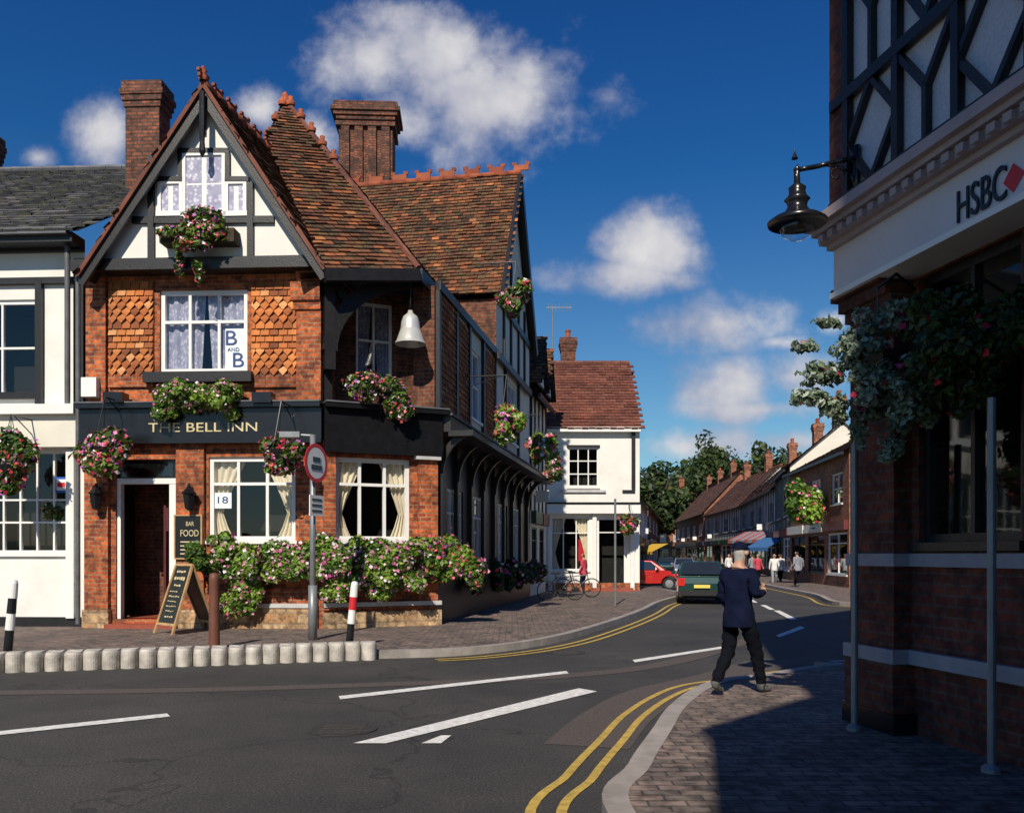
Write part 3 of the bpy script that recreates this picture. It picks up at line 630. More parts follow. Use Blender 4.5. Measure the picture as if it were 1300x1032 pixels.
bas('flower_trough',[(tuple(SS.pt(a_,1.1,.35)),(.3,.9,.45)) for a_ in(3,5,7,9,11,13)],7000,.09,.06,lm='leaf_far')
bas('potted_shrub',[fb(FF,250,705,.7,17,17,.28)],1800,.055,0,lm='leaf'); 
# ---------------------------------------------------------------- left shop building
b=Bld('slate_roof_shop'); dL=-.25; Z=lambda y:FF.sz(50,y,dL)[1]; S=lambda x:FF.sz(x,500,dL)[0]
o1=(S(-46),S(48),Z(502),Z(380)); sw=(S(-40),S(88),Z(702),Z(572))
wall(b['white_render'],FF,S(-260),S(108),0,Z(312),[o1,sw],d=dL)
window(b,FF,o1,2,(.5,),d=dL,kind='dark',ft=.09,sill=False); window(b,FF,sw,6,(.3,.52),d=dL,kind='dark',ft=.06,mt=.04)
bt=b['black_timber']
for x0,y0,x1,y1 in((-260,356,108,364),(48,356,56,520),(97,330,109,520),(-260,500,50,508),(-260,316,108,324)): 
    q=FF.rect(x0,y0,x1,y1,dL); bt.box(FF,*q,dL,dL+.1+R.random()*.02)
q=FF.rect(-260,518,106,530,dL); b['white_frame'].box(FF,*q,dL,dL+.4); q=FF.rect(-260,530,104,570,dL); b['cream_render'].box(FF,*q,dL,dL+.25)
q=FF.rect(88,572,98,760,dL);b['white_frame'].box(FF,q[0],q[1],0.3,q[3],dL,dL+.14)
b['black_timber'].box(FF,S(-260),S(108),0,.32,dL,dL+.08); b['black_timber'].box(FF,S(-260),S(108),Z(318),Z(306),dL,dL+.5)
b['lead'].beam(FF.pt(S(-260),Z(306),.3),FF.pt(S(104),Z(306),.3),(0,0,1),.14,.14)
b['lead'].tube(FF.pt(S(94),Z(310),0),FF.pt(S(94),Z(520),0),.06)
q=FF.rect(68,605,82,625,dL); b['sign_blue'].box(FF,*q,dL-.085,dL-.08); q=FF.rect(69,608,81,622,dL); b['poster'].box(FF,*q,dL-.08,dL-.077); q=FF.rect(70,612,80,618,dL); b['red_paint'].box(FF,*q,dL-.077,dL-.074)
text('E',FF,0,12,550,dL+.26,'black_paint',b.e,.3,.004); text('R E',FF,-90,-20,550,dL+.26,'black_paint',b.e,.3,.004)
e0=FF.pt(S(-260),Z(306),.35);e1=FF.pt(S(118),Z(306),.35); r1=V((-8.9,22.6,H0+(HY-212)*22.6/F)); r0=V((-22,23.2,r1.z))
roof(b,[e0,e1,r1+V((1.5,0,0)),r0],'slate',.3,.2); ridge(b,r0,r1,'lead',.09)
chimney(b,-13.8,22.8,.6,.6,9,12.6,(1,0)); b['brick_dark'].box(FF,S(-260),S(108),0,Z(320),-5,-1.6)
b.done()
basket('hanging_basket',FF,14,590,.7,34,32,3600,fl=.2)
bas('potted_shrub',[fb(FF,72,655,-.45,14,18,.2)],900,.06,.05)
# ---------------------------------------------------------------- houses
def house(name,p0,p1,ze,zr,depth,wk='brick_far',rk='roof_far',nw=3,timber=False,shop=True,ch=1,wk2=None,dormer=0,tw=.4):
    b=Bld(name); fr=Fr(p0,(p1[0]-p0[0],p1[1]-p0[1])); L=math.hypot(p1[0]-p0[0],p1[1]-p0[1])
    zm=min(3.2,ze*.5); ops=[]; W=L/nw
    for i in range(nw):
        c=(i+.5)*W; ops.append((c-W*.24,c+W*.24,zm+.9,min(zm+2.4,ze-.35)))
    sops=[(.3+i*W,.3+i*W+W-.6,.7,zm-.5) for i in range(nw)]
    wall(b[wk],fr,0,L,zm,ze,ops); wall(b[wk2 or wk],fr,0,L,0,zm,sops)
    for o in ops: window(b,fr,o,2,(.5,),kind=R.choice(['net','dark']))
    for i,o in enumerate(sops):
        window(b,fr,o,2,(.75,),kind='dark',fm='white_frame' if R.random()<.6 else 'black_timber')
        b[R.choice(['sign_navy','cream_render','black_paint','sign_green','sign_maroon'])].box(fr,i*W+.15,i*W+W-.15,zm-.38,zm+.08,0,.2)
        if R.random()<.22: b['white_frame'].box(fr,i*W+.3,i*W+.36,zm+.4,zm+.85,.15,.65)
    if timber:
        n=int(L/.9)
        for i in range(n+1): b['black_timber'].box(fr,i*L/n-.07,i*L/n+.07,zm+.09,ze,0.0,.05)
        b['black_timber'].box(fr,0,L,ze-.2,ze,0,.06); b['black_timber'].box(fr,0,L,(zm+.7),(zm+.85),0,.055)
    for a_,s_ in((0,-1),(L,1)):
        pts=[fr.pt(a_,0,0),fr.pt(a_,0,-depth),fr.pt(a_,ze,-depth),fr.pt(a_,zr,-depth/2),fr.pt(a_,ze,0)]; b[wk].face(pts if s_>0 else pts[::-1],[(0,0),(depth,0),(depth,ze),(depth/2,zr),(0,ze)] if s_>0 else [(0,ze),(depth/2,zr),(depth,ze),(depth,0),(0,0)])
    roof(b,[fr.pt(-.2,ze-.2,.35),fr.pt(L+.2,ze-.2,.35),fr.pt(L+.2,zr,-depth/2),fr.pt(-.2,zr,-depth/2)],rk,tw,tw*.7)
    roof(b,[fr.pt(L+.2,ze-.2,-depth-.35),fr.pt(-.2,ze-.2,-depth-.35),fr.pt(-.2,zr,-depth/2),fr.pt(L+.2,zr,-depth/2)],rk,tw*2,tw*1.4)
    b['black_timber'].box(fr,-.2,L+.2,ze-.34,ze-.2,.3,.42)
    ridge(b,fr.pt(-.2,zr,-depth/2),fr.pt(L+.2,zr,-depth/2),'terracotta' if rk!='slate' else 'lead',.12)
    for i in range(ch):
        p=fr.pt((i+.5)/ch*L if ch>1 else L*.85,0,-depth/2); chimney(b,p.x,p.y,1.1,.8,zr-.8,zr+1.6,fr.u,pots=2,key='brick_far')
    return b,fr,L
pS=lambda a:(SS.pt(a,0).x,SS.pt(a,0).y)
b,fr,L=house('timber_framed_house',pS(13.3),pS(17.3),7.8,11.6,7,'cream_render','roof_tile',2,True,ch=1)
for i in range(2):
    c=1+i*2; z=8.0; P=fr.pt
    b['black_timber'].face([P(c-1,z,.25),P(c+1,z,.25),P(c,z+1.7,.25)]); b['white_render'].face([P(c-.7,z+.1,.27),P(c+.7,z+.1,.27),P(c,z+1.3,.27)])
    roof(b,[P(c+1.05,z,.45),P(c+1.05,z,-2),P(c,z+1.9,-2),P(c,z+1.9,.45)]); roof(b,[P(c-1.05,z,-2),P(c-1.05,z,.45),P(c,z+1.9,.45),P(c,z+1.9,-2)])
b.done()
b=Bld('white_rendered_house'); W=Fr((1.75,37),(1,.0)); X=lambda p:W.sz(p,600)[0]; Z=lambda y:W.sz(750,y)[1]
x0,x1=X(690),X(812); wa=(X(721),X(760),Z(618),Z(568)); sh=(X(699),X(748),Z(724),Z(656)); dr=(X(757),X(796),.25,Z(656))
wall(b['white_render'],W,x0,x1,0,Z(543),[wa,sh,dr]); window(b,W,wa,3,(.33,.66),kind='dark'); window(b,W,sh,3,(.7,),kind='drape'); window(b,W,dr,1,(.78,),kind='dark',sill=False,ft=.12)
b['red_paint'].box(W,X(735),X(747),Z(712),Z(684),-.3,-.28)
for px in(696,752,800): b['white_frame'].box(W,X(px),X(px+5),0,Z(650),0,.12)
b['white_frame'].box(W,x0,x1,Z(652),Z(640),0,.3); b['black_paint'].box(W,x0,x1,Z(640),Z(638),0,.35); b['black_timber'].box(W,x1-.35,x1-.2,Z(620),Z(545),0,.12); b['white_frame'].box(W,x0,x1,Z(549),Z(543),0,.3)
b['black_timber'].box(W,X(790),X(806),Z(625),Z(622),0,.08); b['brick'].box(W,x0,x1,0,.45,0,.06)
b['black_timber'].box(W,wa[0]-.05,wa[1]+.05,wa[3],wa[3]+.1,0,.06); b['stone_band'].box(W,wa[0]-.3,wa[1]+.3,Z(625),Z(622),0,.1)
zr=H0+(HY-461)*40.5/F; ze=Z(545)
roof(b,[W.pt(x0-.2,ze,.3),W.pt(x1+.05,ze,.3),W.pt(x1+.05,zr,-3.5),W.pt(x0-.2,zr,-3.5)],'roof_tile_plain',.3,.22)
roof(b,[W.pt(x1+.05,ze,-7.3),W.pt(x0-.2,ze,-7.3),W.pt(x0-.2,zr,-3.5),W.pt(x1+.05,zr,-3.5)],'roof_tile_plain',.5,.4)
b['white_render'].face([W.pt(x1,0,0),W.pt(x1,0,-7),W.pt(x1,ze,-7),W.pt(x1,zr,-3.5),W.pt(x1,ze,0)]); b['white_render'].face([W.pt(x0,0,0),W.pt(x0,0,-7),W.pt(x0,ze,-7),W.pt(x0,zr,-3.5),W.pt(x0,ze,0)][::-1])
ridge(b,W.pt(x0-.2,zr,-3.5),W.pt(x1+.05,zr,-3.5),'roof_tile_plain',.12)
chimney(b,2.65,41,.8,.7,zr-.5,H0+(HY-432)*41/F,(1,0),pots=1)
b['tile_step'].box(W,dr[0]-.2,dr[1]+.2,0,.25,0,.6); b['tile_step'].box(W,dr[0]-.3,dr[1]+.3,0,.16,0,.9)
b.done()
e=empty('tv_aerial'); mb=MB(); p=V((1.9,40.5,11)); t=V((1.9,40.5,H0+(HY-388)*40.5/F)); mb.tube(p,t,.03); mb.tube(t+V((-.3,0,-.1)),t+V((.9,0,-.1)),.02)
for i in range(7): mb.tube(t+V((-.2+i*.17,0,-.28)),t+V((-.2+i*.17,0,.08)),.012)
mb.done('aerial','steel',e)
basket('hanging_basket',W,800,666,.8,14,12,1200,fl=.2,size=.12)
def PX(px,Y): return ((px-650)*Y/F,Y)
b,fr,L=house('brick_house',PX(1003,52),PX(1078,40),6.6,8.4,7,'brick_far','roof_far',3,False,ch=0); b.done()
e=bas('hanging_basket',[((PX(1038,44)[0]-.6,44,H0+66*44/F),(1.1,1.1,1.15))],3500,.13,.05,lm='leaf_bright')
b,fr,L=house('timber_gabled_house',PX(985,62),PX(1003,52.3),7.0,9.6,6,'cream_render','roof_far',2,True,ch=1,wk2='black_timber'); b.done()
b,fr,L=house('black_and_white_house',PX(940,86),PX(985,62.5),6.6,10.2,8,'white_render','roof_far',4,True,ch=2,wk2='black_timber'); b.done()
b,fr,L=house('tiled_cottage_row',PX(895,108),PX(940,86.5),6.6,10.6,8,'cream_render','roof_far',4,True,ch=2,wk2='brick_far'); b.done()
b,fr,L=house('tiled_cottage_row',PX(858,140),PX(894,109),7,12.0,9,'brick_far','roof_far',5,False,ch=3,tw=.6); b.done()
b,fr,L=house('terraced_house',PX(800,60),PX(822,84),6.0,8.4,8,'white_render','roof_far',4,False,ch=2); b.done()
b,fr,L=house('terraced_house',PX(823,85),PX(838,125),6.4,10,8,'brick_far','roof_far',4,False,ch=2,tw=.6); b.done()
b,fr,L=house('end_house',PX(815,165),PX(905,160),8,14.5,10,'brick_far','roof_far',5,False,ch=3,tw=.8); b.done()
def awning(px,py,Y,w,key,stripe=None):
    e=empty('shop_awning'); x=(px-650)*Y/F; z=H0+(HY-py)*Y/F; u=V((.25,-.97,0)); n=V((-.97,-.25,0)); k=8
    mbs={key:MB()}; 
    if stripe: mbs[stripe]=MB()
    for i in range(k):
        m_=mbs[stripe if stripe and i%2 else key]; a0=V((x,Y,z))+u*(w*(i/k-.5)); a1=V((x,Y,z))+u*(w*((i+1)/k-.5)); o=n*1.5+V((0,0,-.7))
        m_.face([a0,a1,a1+o,a0+o]); m_.face([a0+o,a1+o,a1+o+V((0,0,-.25)),a0+o+V((0,0,-.25))])
    for q,m_ in mbs.items(): m_.done('canvas_'+q,q,e)
awning(966,674,68,5,'awning_red','cloth_grey'); awning(985,682,60,3.0,'awning_blue'); awning(838,690,76,3.5,'awning_yellow')
# trees
def tree(name,x,y,h,r,n=5000,size=.5,lm='leaf_far'):
    e=empty(name); mb=MB(); mb.tube((x,y,0),(x+.2,y,h*.45),r*.09,r*.06,9)
    for i in range(6):
        t=i*1.05; mb.tube((x+.2,y,h*(.38+.03*i)),(x+.5*r*math.cos(t),y+.5*r*math.sin(t),h*(.6+.05*i)),r*.04,r*.015,6)
    mb.done('trunk_and_limbs','bark',e)
    bl=[((x+r*.45*math.cos(i*1.3),y+r*.45*math.sin(i*1.3),h*(.52+.06*(i%4))),(r*.55,r*.55,h*.2)) for i in range(7)]+[((x,y,h*.8),(r*.5,r*.5,h*.2))]
    leaves('crown',e,bl,n,size,0,lm=lm)
for px,Y,top,r in((908,165,552,8),(935,185,575,8),(972,150,562,7),(1000,170,566,7),(870,175,582,7),(832,150,588,8),(815,120,600,5),(955,200,572,8),(888,190,570,8)):
    tree('tree',(px-650)*Y/F,Y,H0+(HY-top)*Y/F,r,6000,.5)
e=empty('distant_tree_line'); bl=[(((px-650)*230/F+NR.uniform(-3,3),230+NR.uniform(-15,15),12+NR.uniform(-2,3)),(9,8,13+NR.uniform(-2,4))) for px in range(640,1100,22)]
leaves('foliage',e,bl,26000,.9,0,lm='leaf_far')
# ---------------------------------------------------------------- corner bank building (right)
b=Bld('timbered_bank_building'); RR=Fr((3.09,8),(.2,-1)); P=RR.pt; Lr=9
zt=10.3
bw=((.72,1.85,1.75,3.98),(2.1,4.6,.6,3.98),(5.2,8,.6,3.6))
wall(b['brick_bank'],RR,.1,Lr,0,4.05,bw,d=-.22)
window(b,RR,bw[0],2,(.7,),d=-.22,fm='black_timber'); window(b,RR,bw[1],3,(.8,),d=-.22,fm='black_timber'); window(b,RR,bw[2],3,(.8,),d=-.22,fm='black_timber')
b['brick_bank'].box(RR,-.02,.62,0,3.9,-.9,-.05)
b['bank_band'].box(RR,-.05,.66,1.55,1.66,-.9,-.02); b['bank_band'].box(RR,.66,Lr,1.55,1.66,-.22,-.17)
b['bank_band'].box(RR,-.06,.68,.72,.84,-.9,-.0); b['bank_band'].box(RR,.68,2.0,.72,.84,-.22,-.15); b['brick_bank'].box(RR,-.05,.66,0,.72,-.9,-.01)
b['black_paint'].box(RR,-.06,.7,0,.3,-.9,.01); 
for i,(a_,z_) in enumerate(((.05,3.9),(.12,4.0),(.2,4.1))): b['brick_bank'].box(RR,-.03-a_*.3,.64,z_-.12,z_,-.9,-.05+a_*.8)
b['hsbc_fascia'].box(RR,-.02,Lr,4.05,4.45,-.3,.12); b['white_frame'].box(RR,-.02,Lr,4.0,4.05,-.3,.16)
for i,(z0_,z1_,dd) in enumerate(((4.45,4.5,.18),(4.5,4.58,.24),(4.58,4.63,.3),(4.63,4.72,.36))): b['cornice'].box(RR,-.04-.03*i,Lr,z0_,z1_,-.3,dd)
for i in range(60): b['cornice'].box(RR,i*.15,i*.15+.08,4.5,4.56,.24,.29)
b['hsbc_panel'].box(RR,.0,Lr,4.72,zt,-.3,.1); b['brick_bank'].box(RR,-.06,.16,4.72,zt,-.35,.14)
nR=V((RR.n[0],RR.n[1],0))
def tb(s0,z0,s1,z1,w=.1,dd=.16): b['black_timber'].beam(P(s0,z0,dd-.03),P(s1,z1,dd-.03),nR,.06,w)
tb(0,4.79,Lr,4.79,.14,.19); 
for z_ in(5.75,6.9,8.3,9.6): tb(0,z_,Lr,z_,.1,.18)
k=.7
for i in range(12):
    s_=.24+i*k; tb(s_,4.75,s_,zt,.08,.175)
    if s_+k>Lr: continue
    m_=s_+k/2
    for za,zb_ in((4.84,5.72),(5.8,6.85),(6.95,8.25)):
        zm=(za+zb_)/2
        if (i+int(za))%2==0:
            tb(s_,zm,m_,zb_,.05,.165);tb(m_,zb_,s_+k,zm,.05,.165);tb(s_,zm,m_,za,.05,.165);tb(m_,za,s_+k,zm,.05,.165)
        else: tb(s_,zb_,m_,zm,.05,.165);tb(m_,zm,s_+k,zb_,.05,.165);tb(m_,zm,m_,za,.05,.165)
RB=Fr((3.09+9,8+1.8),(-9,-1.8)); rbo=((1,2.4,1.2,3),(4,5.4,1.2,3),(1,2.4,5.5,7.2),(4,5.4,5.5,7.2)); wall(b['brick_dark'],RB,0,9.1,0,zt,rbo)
for o in rbo: window(b,RB,o,2,(.5,))
q=[P(-.3,zt,.4),P(Lr,zt,.4),P(Lr,zt+4.5,-4),P(-.3,zt+4.5,-4)]; roof(b,q,'roof_far',.3,.22); 
q2=[P(Lr,zt,-8.5),P(-.3,zt,-8.5),P(-.3,zt+4.5,-4),P(Lr,zt+4.5,-4)]; roof(b,q2,'roof_far',.6,.4)
b['brick_dark'].face([P(-.02,zt,.1),P(-.02,zt,-8.3),P(-.02,zt+4.4,-4)][::-1]); b['brick_dark'].box(RR,Lr-.2,Lr,0,zt,-9,-.3)
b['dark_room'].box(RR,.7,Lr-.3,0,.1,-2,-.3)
text('HSBC',RR,1214,1276,250,.13,'black_paint',b.e,.34,.008)
mb_=b['red_paint']; s0,z0=RR.sz(1301,218,.125); h=.1
mb_.face([P(s0-h,z0-h,.127),P(s0,z0,.127),P(s0-h,z0+h,.127)]);mb_.face([P(s0+h,z0-h,.127),P(s0+h,z0+h,.127),P(s0,z0,.127)])
mb_.face([P(s0-h*1.9,z0,.127),P(s0-h,z0-h,.127),P(s0-h,z0+h,.127)])
b.done()
for px,Yp,top in((1085,7.55,560),(1259,6.1,505)):
    e=empty('steel_post'); mb=MB(); x=(px-650)*Yp/F; mb.tube((x,Yp,.1),(x,Yp,H0+(HY-top)*Yp/F),.03,.03,12); mb.lathe((x,Yp,.12),[(.07,0),(.07,.03),(.04,.06)],12); mb.done('post','steel',e,False)
# bracket lamp
e=empty('wall_bracket_street_lamp'); mb=MB(); k=7.6/F; Lp=lambda px,py:V(((px-650)*k,7.6,H0+(HY-py)*k))
mb.path([Lp(1088,200),Lp(1060,206),Lp(1035,212),Lp(1012,216)],.022); 
sp=[Lp(1086,235),Lp(1080,220),Lp(1066,212),Lp(1045,210),Lp(1030,212)]; mb.path(sp,.012)
sp=[]; 
for i in range(16):
    t=i/15*2.2*math.pi; r=.07*(1-i/22); sp.append(Lp(1062,222)+V((r*math.cos(t),0,r*math.sin(t))))
mb.path(sp,.009,6); mb.tube(Lp(1088,185),Lp(1088,265),.03); mb.lathe(Lp(1012,216),[(0,-.04),(.035,0),(0,.05)],10); mb.lathe(Lp(1009,199),[(.03,-.02),(.012,.02),(.005,.06)],8)
mb.tube(Lp(1011,214),Lp(1011,238),.022)
K=k
mb.lathe(Lp(1012,285),[(36*K,0),(37*K,3*K),(30*K,8*K),(17*K,14*K),(12*K,22*K),(13*K,28*K),(16*K,31*K),(12*K,35*K),(10*K,42*K),(11*K,46*K),(4*K,52*K),(3*K,70*K)],28); mb.lathe(Lp(1012,285),[(36*K,0),(20*K,6*K),(0,8*K)],28)
mb.done('lamp_housing','black_paint',e,True); mb=MB(); mb.lathe(Lp(1012,285),[(20*K,1*K),(22*K,-5*K),(18*K,-14*K),(9*K,-19*K),(0,-20*K)],24); mb.done('lamp_glass','glass',e,True)
# baskets on bank
def B3(px,py,Y,rx,ry,rd): return (((px-650)*Y/F,Y,H0+(HY-py)*Y/F),(rx*Y/F,rd,ry*Y/F))
bas('hanging_basket',[B3(1090,445,7.0,46,40,.3),B3(1125,410,7.0,46,28,.3),B3(1120,480,6.9,50,50,.3),B3(1150,520,6.9,40,40,.3),B3(1045,475,7.1,40,20,.2),B3(1030,505,7.1,26,16,.15),B3(1022,440,7.1,22,8,.1),B3(1060,520,7.1,26,20,.15),B3(1090,545,7.1,14,34,.12),B3(1130,570,7.0,14,26,.12),B3(1050,410,7.1,26,8,.1)],9500,.03,.01,lm='leaf_silver',fm='flower_red',fsize=.055,sub=34,subr=.24)
bas('hanging_basket',[B3(1215,430,6.3,80,70,.35),B3(1275,420,6.1,50,75,.3),B3(1190,490,6.4,50,36,.2),B3(1235,500,6.3,40,30,.2)],9500,.035,.01,lm='leaf_far',fm='flower_red',fsize=.05,sub=26,subr=.28)
e=empty('basket_bracket'); mb=MB(); mb.path([V((3.35,7.2,3.85)),V((3.15,7.1,3.95)),V((2.95,7.0,3.8))],.012); mb.lathe((2.98,7.0,2.95),[(.08,0),(.2,.1),(.26,.3)],14); mb.tube((2.98,7.0,3.2),(2.95,7.0,3.8),.006); mb.done('bracket','black_paint',e)
# unseen building added behind the camera to shade bank and pavement; lower gabled wing
b=Bld('added_shade_house'); BQ=Fr((11,-4),(-1,0)); ops=[(1+i*2.4,2.2+i*2.4,1.2+j*3.2,3+j*3.2) for i in range(4) for j in range(5)]
wall(b['brick'],BQ,0,10.6,0,17.5,ops)
for o in ops: window(b,BQ,o,2,(.5,))
b['brick'].face([(.4,-4,0),(.4,-12,0),(.4,-12,17.5),(.4,-4,17.5)]); b['brick'].face([(11,-12,0),(11,-4,0),(11,-4,17.5),(11,-12,17.5)]); b['brick'].face([(.4,-12,0),(11,-12,0),(11,-12,17.5),(.4,-12,17.5)]); b['lead'].face([(.3,-12,17.5),(11,-12,17.5),(11,-3.9,17.5),(.3,-3.9,17.5)])
b['brick'].face([(.4,-4.01,0),(-.72,-4.01,0),(-.72,-4.01,10.1),(.4,-4.01,11.5)]); b['brick'].face([(-.72,-12,0),(-.72,-4.01,0),(-.72,-4.01,10.1),(-.72,-12,10.1)][::-1])
b['roof_far'].face([(-.8,-12,10.05),(-.8,-3.98,10.05),(.4,-3.98,11.55),(.4,-12,11.55)])
b.done()
# ---------------------------------------------------------------- street furniture
def bollard(x,y,h,lean,red=False):
    e=empty('striped_bollard'); ax=V((lean,0,1)).normalized(); p=V((x,y,.12)); w=MB();k=MB();r_=MB()
    hs=[0,.38,.6,.8,1]
    for i in range(4):
        (k if i in(0,2) and not(red and i==2) else (r_ if i==2 else w)).tube(p+ax*(h*hs[i]),p+ax*(h*hs[i+1]),.065,.06,14)
    w.lathe(p+ax*h,[(.06,0),(.045,.04),(0,.05)],14,ax); w.done('white_bands','white_frame',e); k.done('black_bands','black_paint',e)
    if red: r_.done('red_band','red_paint',e)
bollard(*G(443,822,.12),1.05,.09,True); bollard(*G(9,836,.12),1.12,.09)
e=empty('bollard'); mb=MB(); x,y=G(272,823,.12); mb.lathe((x,y,.12),[(.09,0),(.085,.5),(.08,1.1),(.085,1.14),(.07,1.22),(0,1.24)],16); mb.done('post','brown_post',e,True)
e=empty('traffic_sign'); mb=MB(); x,y=G(397,812,.12); zz=lambda py:H0+(HY-py)*y/F
mb.tube((x,y,.12),(x,y,zz(552)),.055,.05,14); mb.tube((x,y,.12),(x,y,1.1),.08,.08,14)
mb.done('pole','steel',e,True); N=V((.93,-.37,0)).normalized(); U=V((.37,.93,0)).normalized()
mb=MB(); c=V((x,y,zz(588)))+N*.08; mb.lathe(c,[(.35,-.012),(.35,.0),(.28,.001)],32,N); mb.lathe(c,[(.35,-.012),(0,-.013)],32,N); mb.done('red_ring','red_paint',e)
mb=MB(); mb.lathe(c,[(.281,.0),(0,.002)],32,N); mb.beam(c+V((0,0,-.58)),c+V((0,0,-.95)),N,.02,.42)
mb.done('sign_face','white_frame',e)
mb=MB(); mb.tube(V((x-.5,y,zz(551))),V((x,y,zz(553))),.025,.025); mb.box8([V((x-.58+i,y+j,zz(552)+l)) for l in(-.05,.05) for i,j in((0,-.08),(.36,-.08),(.36,.08),(0,.08))]); mb.done('sign_lamp','steel',e)
mb=MB(); 
for dz,s_ in((.06,.11),(-.08,.16)): mb.beam(c+N*.006-U*s_+V((0,0,dz)),c+N*.006+U*s_+V((0,0,dz)),V((0,0,1)),.09,.006)
for dz in(-.66,-.76,-.86): mb.beam(c+N*.014-U*.15+V((0,0,dz)),c+N*.014+U*.15+V((0,0,dz)),V((0,0,1)),.04,.004)
mb.done('symbols','black_paint',e)
# sandwich board
e=empty('pub_sandwich_board'); y=16.9; X=lambda px:(px-650)*y/F
wd=MB(); bd=MB(); g=MB()
A0=V((X(196),y,.12));A1=V((X(230),y-.45,.12));T0=V((X(217),y+.28,1.45));T1=V((X(248),y-.15,1.45));B0=V((X(236),y+.95,.12));B1=V((X(264),y+.5,.12))
nn=(A1-A0).cross(T0-A0).normalized(); nn=nn if nn.y<0 else -nn
for a_,c_ in((A0,T0),(A1,T1),(B0,T0),(B1,T1)): wd.beam(a_,c_,nn,.04,.05)
for a_,c_ in((T0,T1),(A0.lerp(T0,.14),A1.lerp(T1,.14)),(B0.lerp(T0,.14),B1.lerp(T1,.14))): wd.beam(a_,c_,nn,.035,.05)
bd.face([A0.lerp(T0,.14),A1.lerp(T1,.14),T1,T0]); bd.face([B1.lerp(T1,.14),B0.lerp(T0,.14),T0+V((.02,0,-.02)),T1+V((.02,0,-.02))])
def onb(u,v): return A0.lerp(A1,u).lerp(T0.lerp(T1,u),v)+nn*.012
for i,(u0,u1,v,h_) in enumerate(((.22,.75,.9,.05),(.18,.82,.8,.07),(.3,.7,.7,.04),(.15,.6,.61,.025),(.18,.8,.54,.025),(.2,.7,.47,.02),(.2,.78,.4,.02),(.25,.7,.33,.02),(.3,.75,.25,.03))):
    u=u0
    while u<u1: 
        du=R.uniform(.05,.13); g.beam(onb(u,v),onb(min(u+du,u1),v+R.uniform(-.008,.008)),nn,.003,h_*R.uniform(.6,1)); u+=du+.035
wd.done('frame','wood',e);bd.done('boards','chalkboard',e);g.done('chalk_lettering','gold',e)
e=empty('signpost'); mb=MB(); x,y=G(781,768,.12); mb.tube((x,y,.12),(x,y,3.3),.035); mb.lathe((x,y,3.3),[(.035,0),(.045,.02),(0,.06)],10); mb.done('pole','steel',e)
# bicycles
def bicycle(x,y,yaw,col):
    e=empty('bicycle'); t=MB(); f=MB(); c,s_=math.cos(yaw),math.sin(yaw)
    L=lambda a,z,o=0:V((x+a*c-o*s_,y+a*s_+o*c,.12+z)); ax=V((-s_,c,0))
    for a in(-.52,.52):
        t.torus(L(a,.34),ax,.33,.02,28,6)
        for i in range(12):
            q=i*math.pi/6; t.tube(L(a,.34),L(a+.32*math.cos(q),.34+.32*math.sin(q)),.003,.003,3)
    for p,q in(((-.52,.34),(-.05,.3)),((-.52,.34),(-.18,.78)),((-.05,.3),(-.2,.88)),((-.17,.75),(.35,.8)),((-.05,.3),(.38,.68)),((.33,.9),(.4,.65)),((.4,.65),(.52,.34))): f.tube(L(*p),L(*q),.018,.018,7)
    f.tube(L(.3,.98,-.25),L(.3,.98,.25),.014); f.tube(L(.33,.9),L(.3,.98),.015); t.beam(L(-.33,.9),L(-.08,.9),(0,0,1),.05,.13); t.tube(L(-.05,.3,-.1),L(-.05,.3,.1),.07,.07,12)
    t.done('wheels_and_saddle','tyre',e); f.done('frame',col,e)
bicycle(*G(712,762,.12),.35,'black_paint'); bicycle(*G(733,758,.12),.1,'steel')
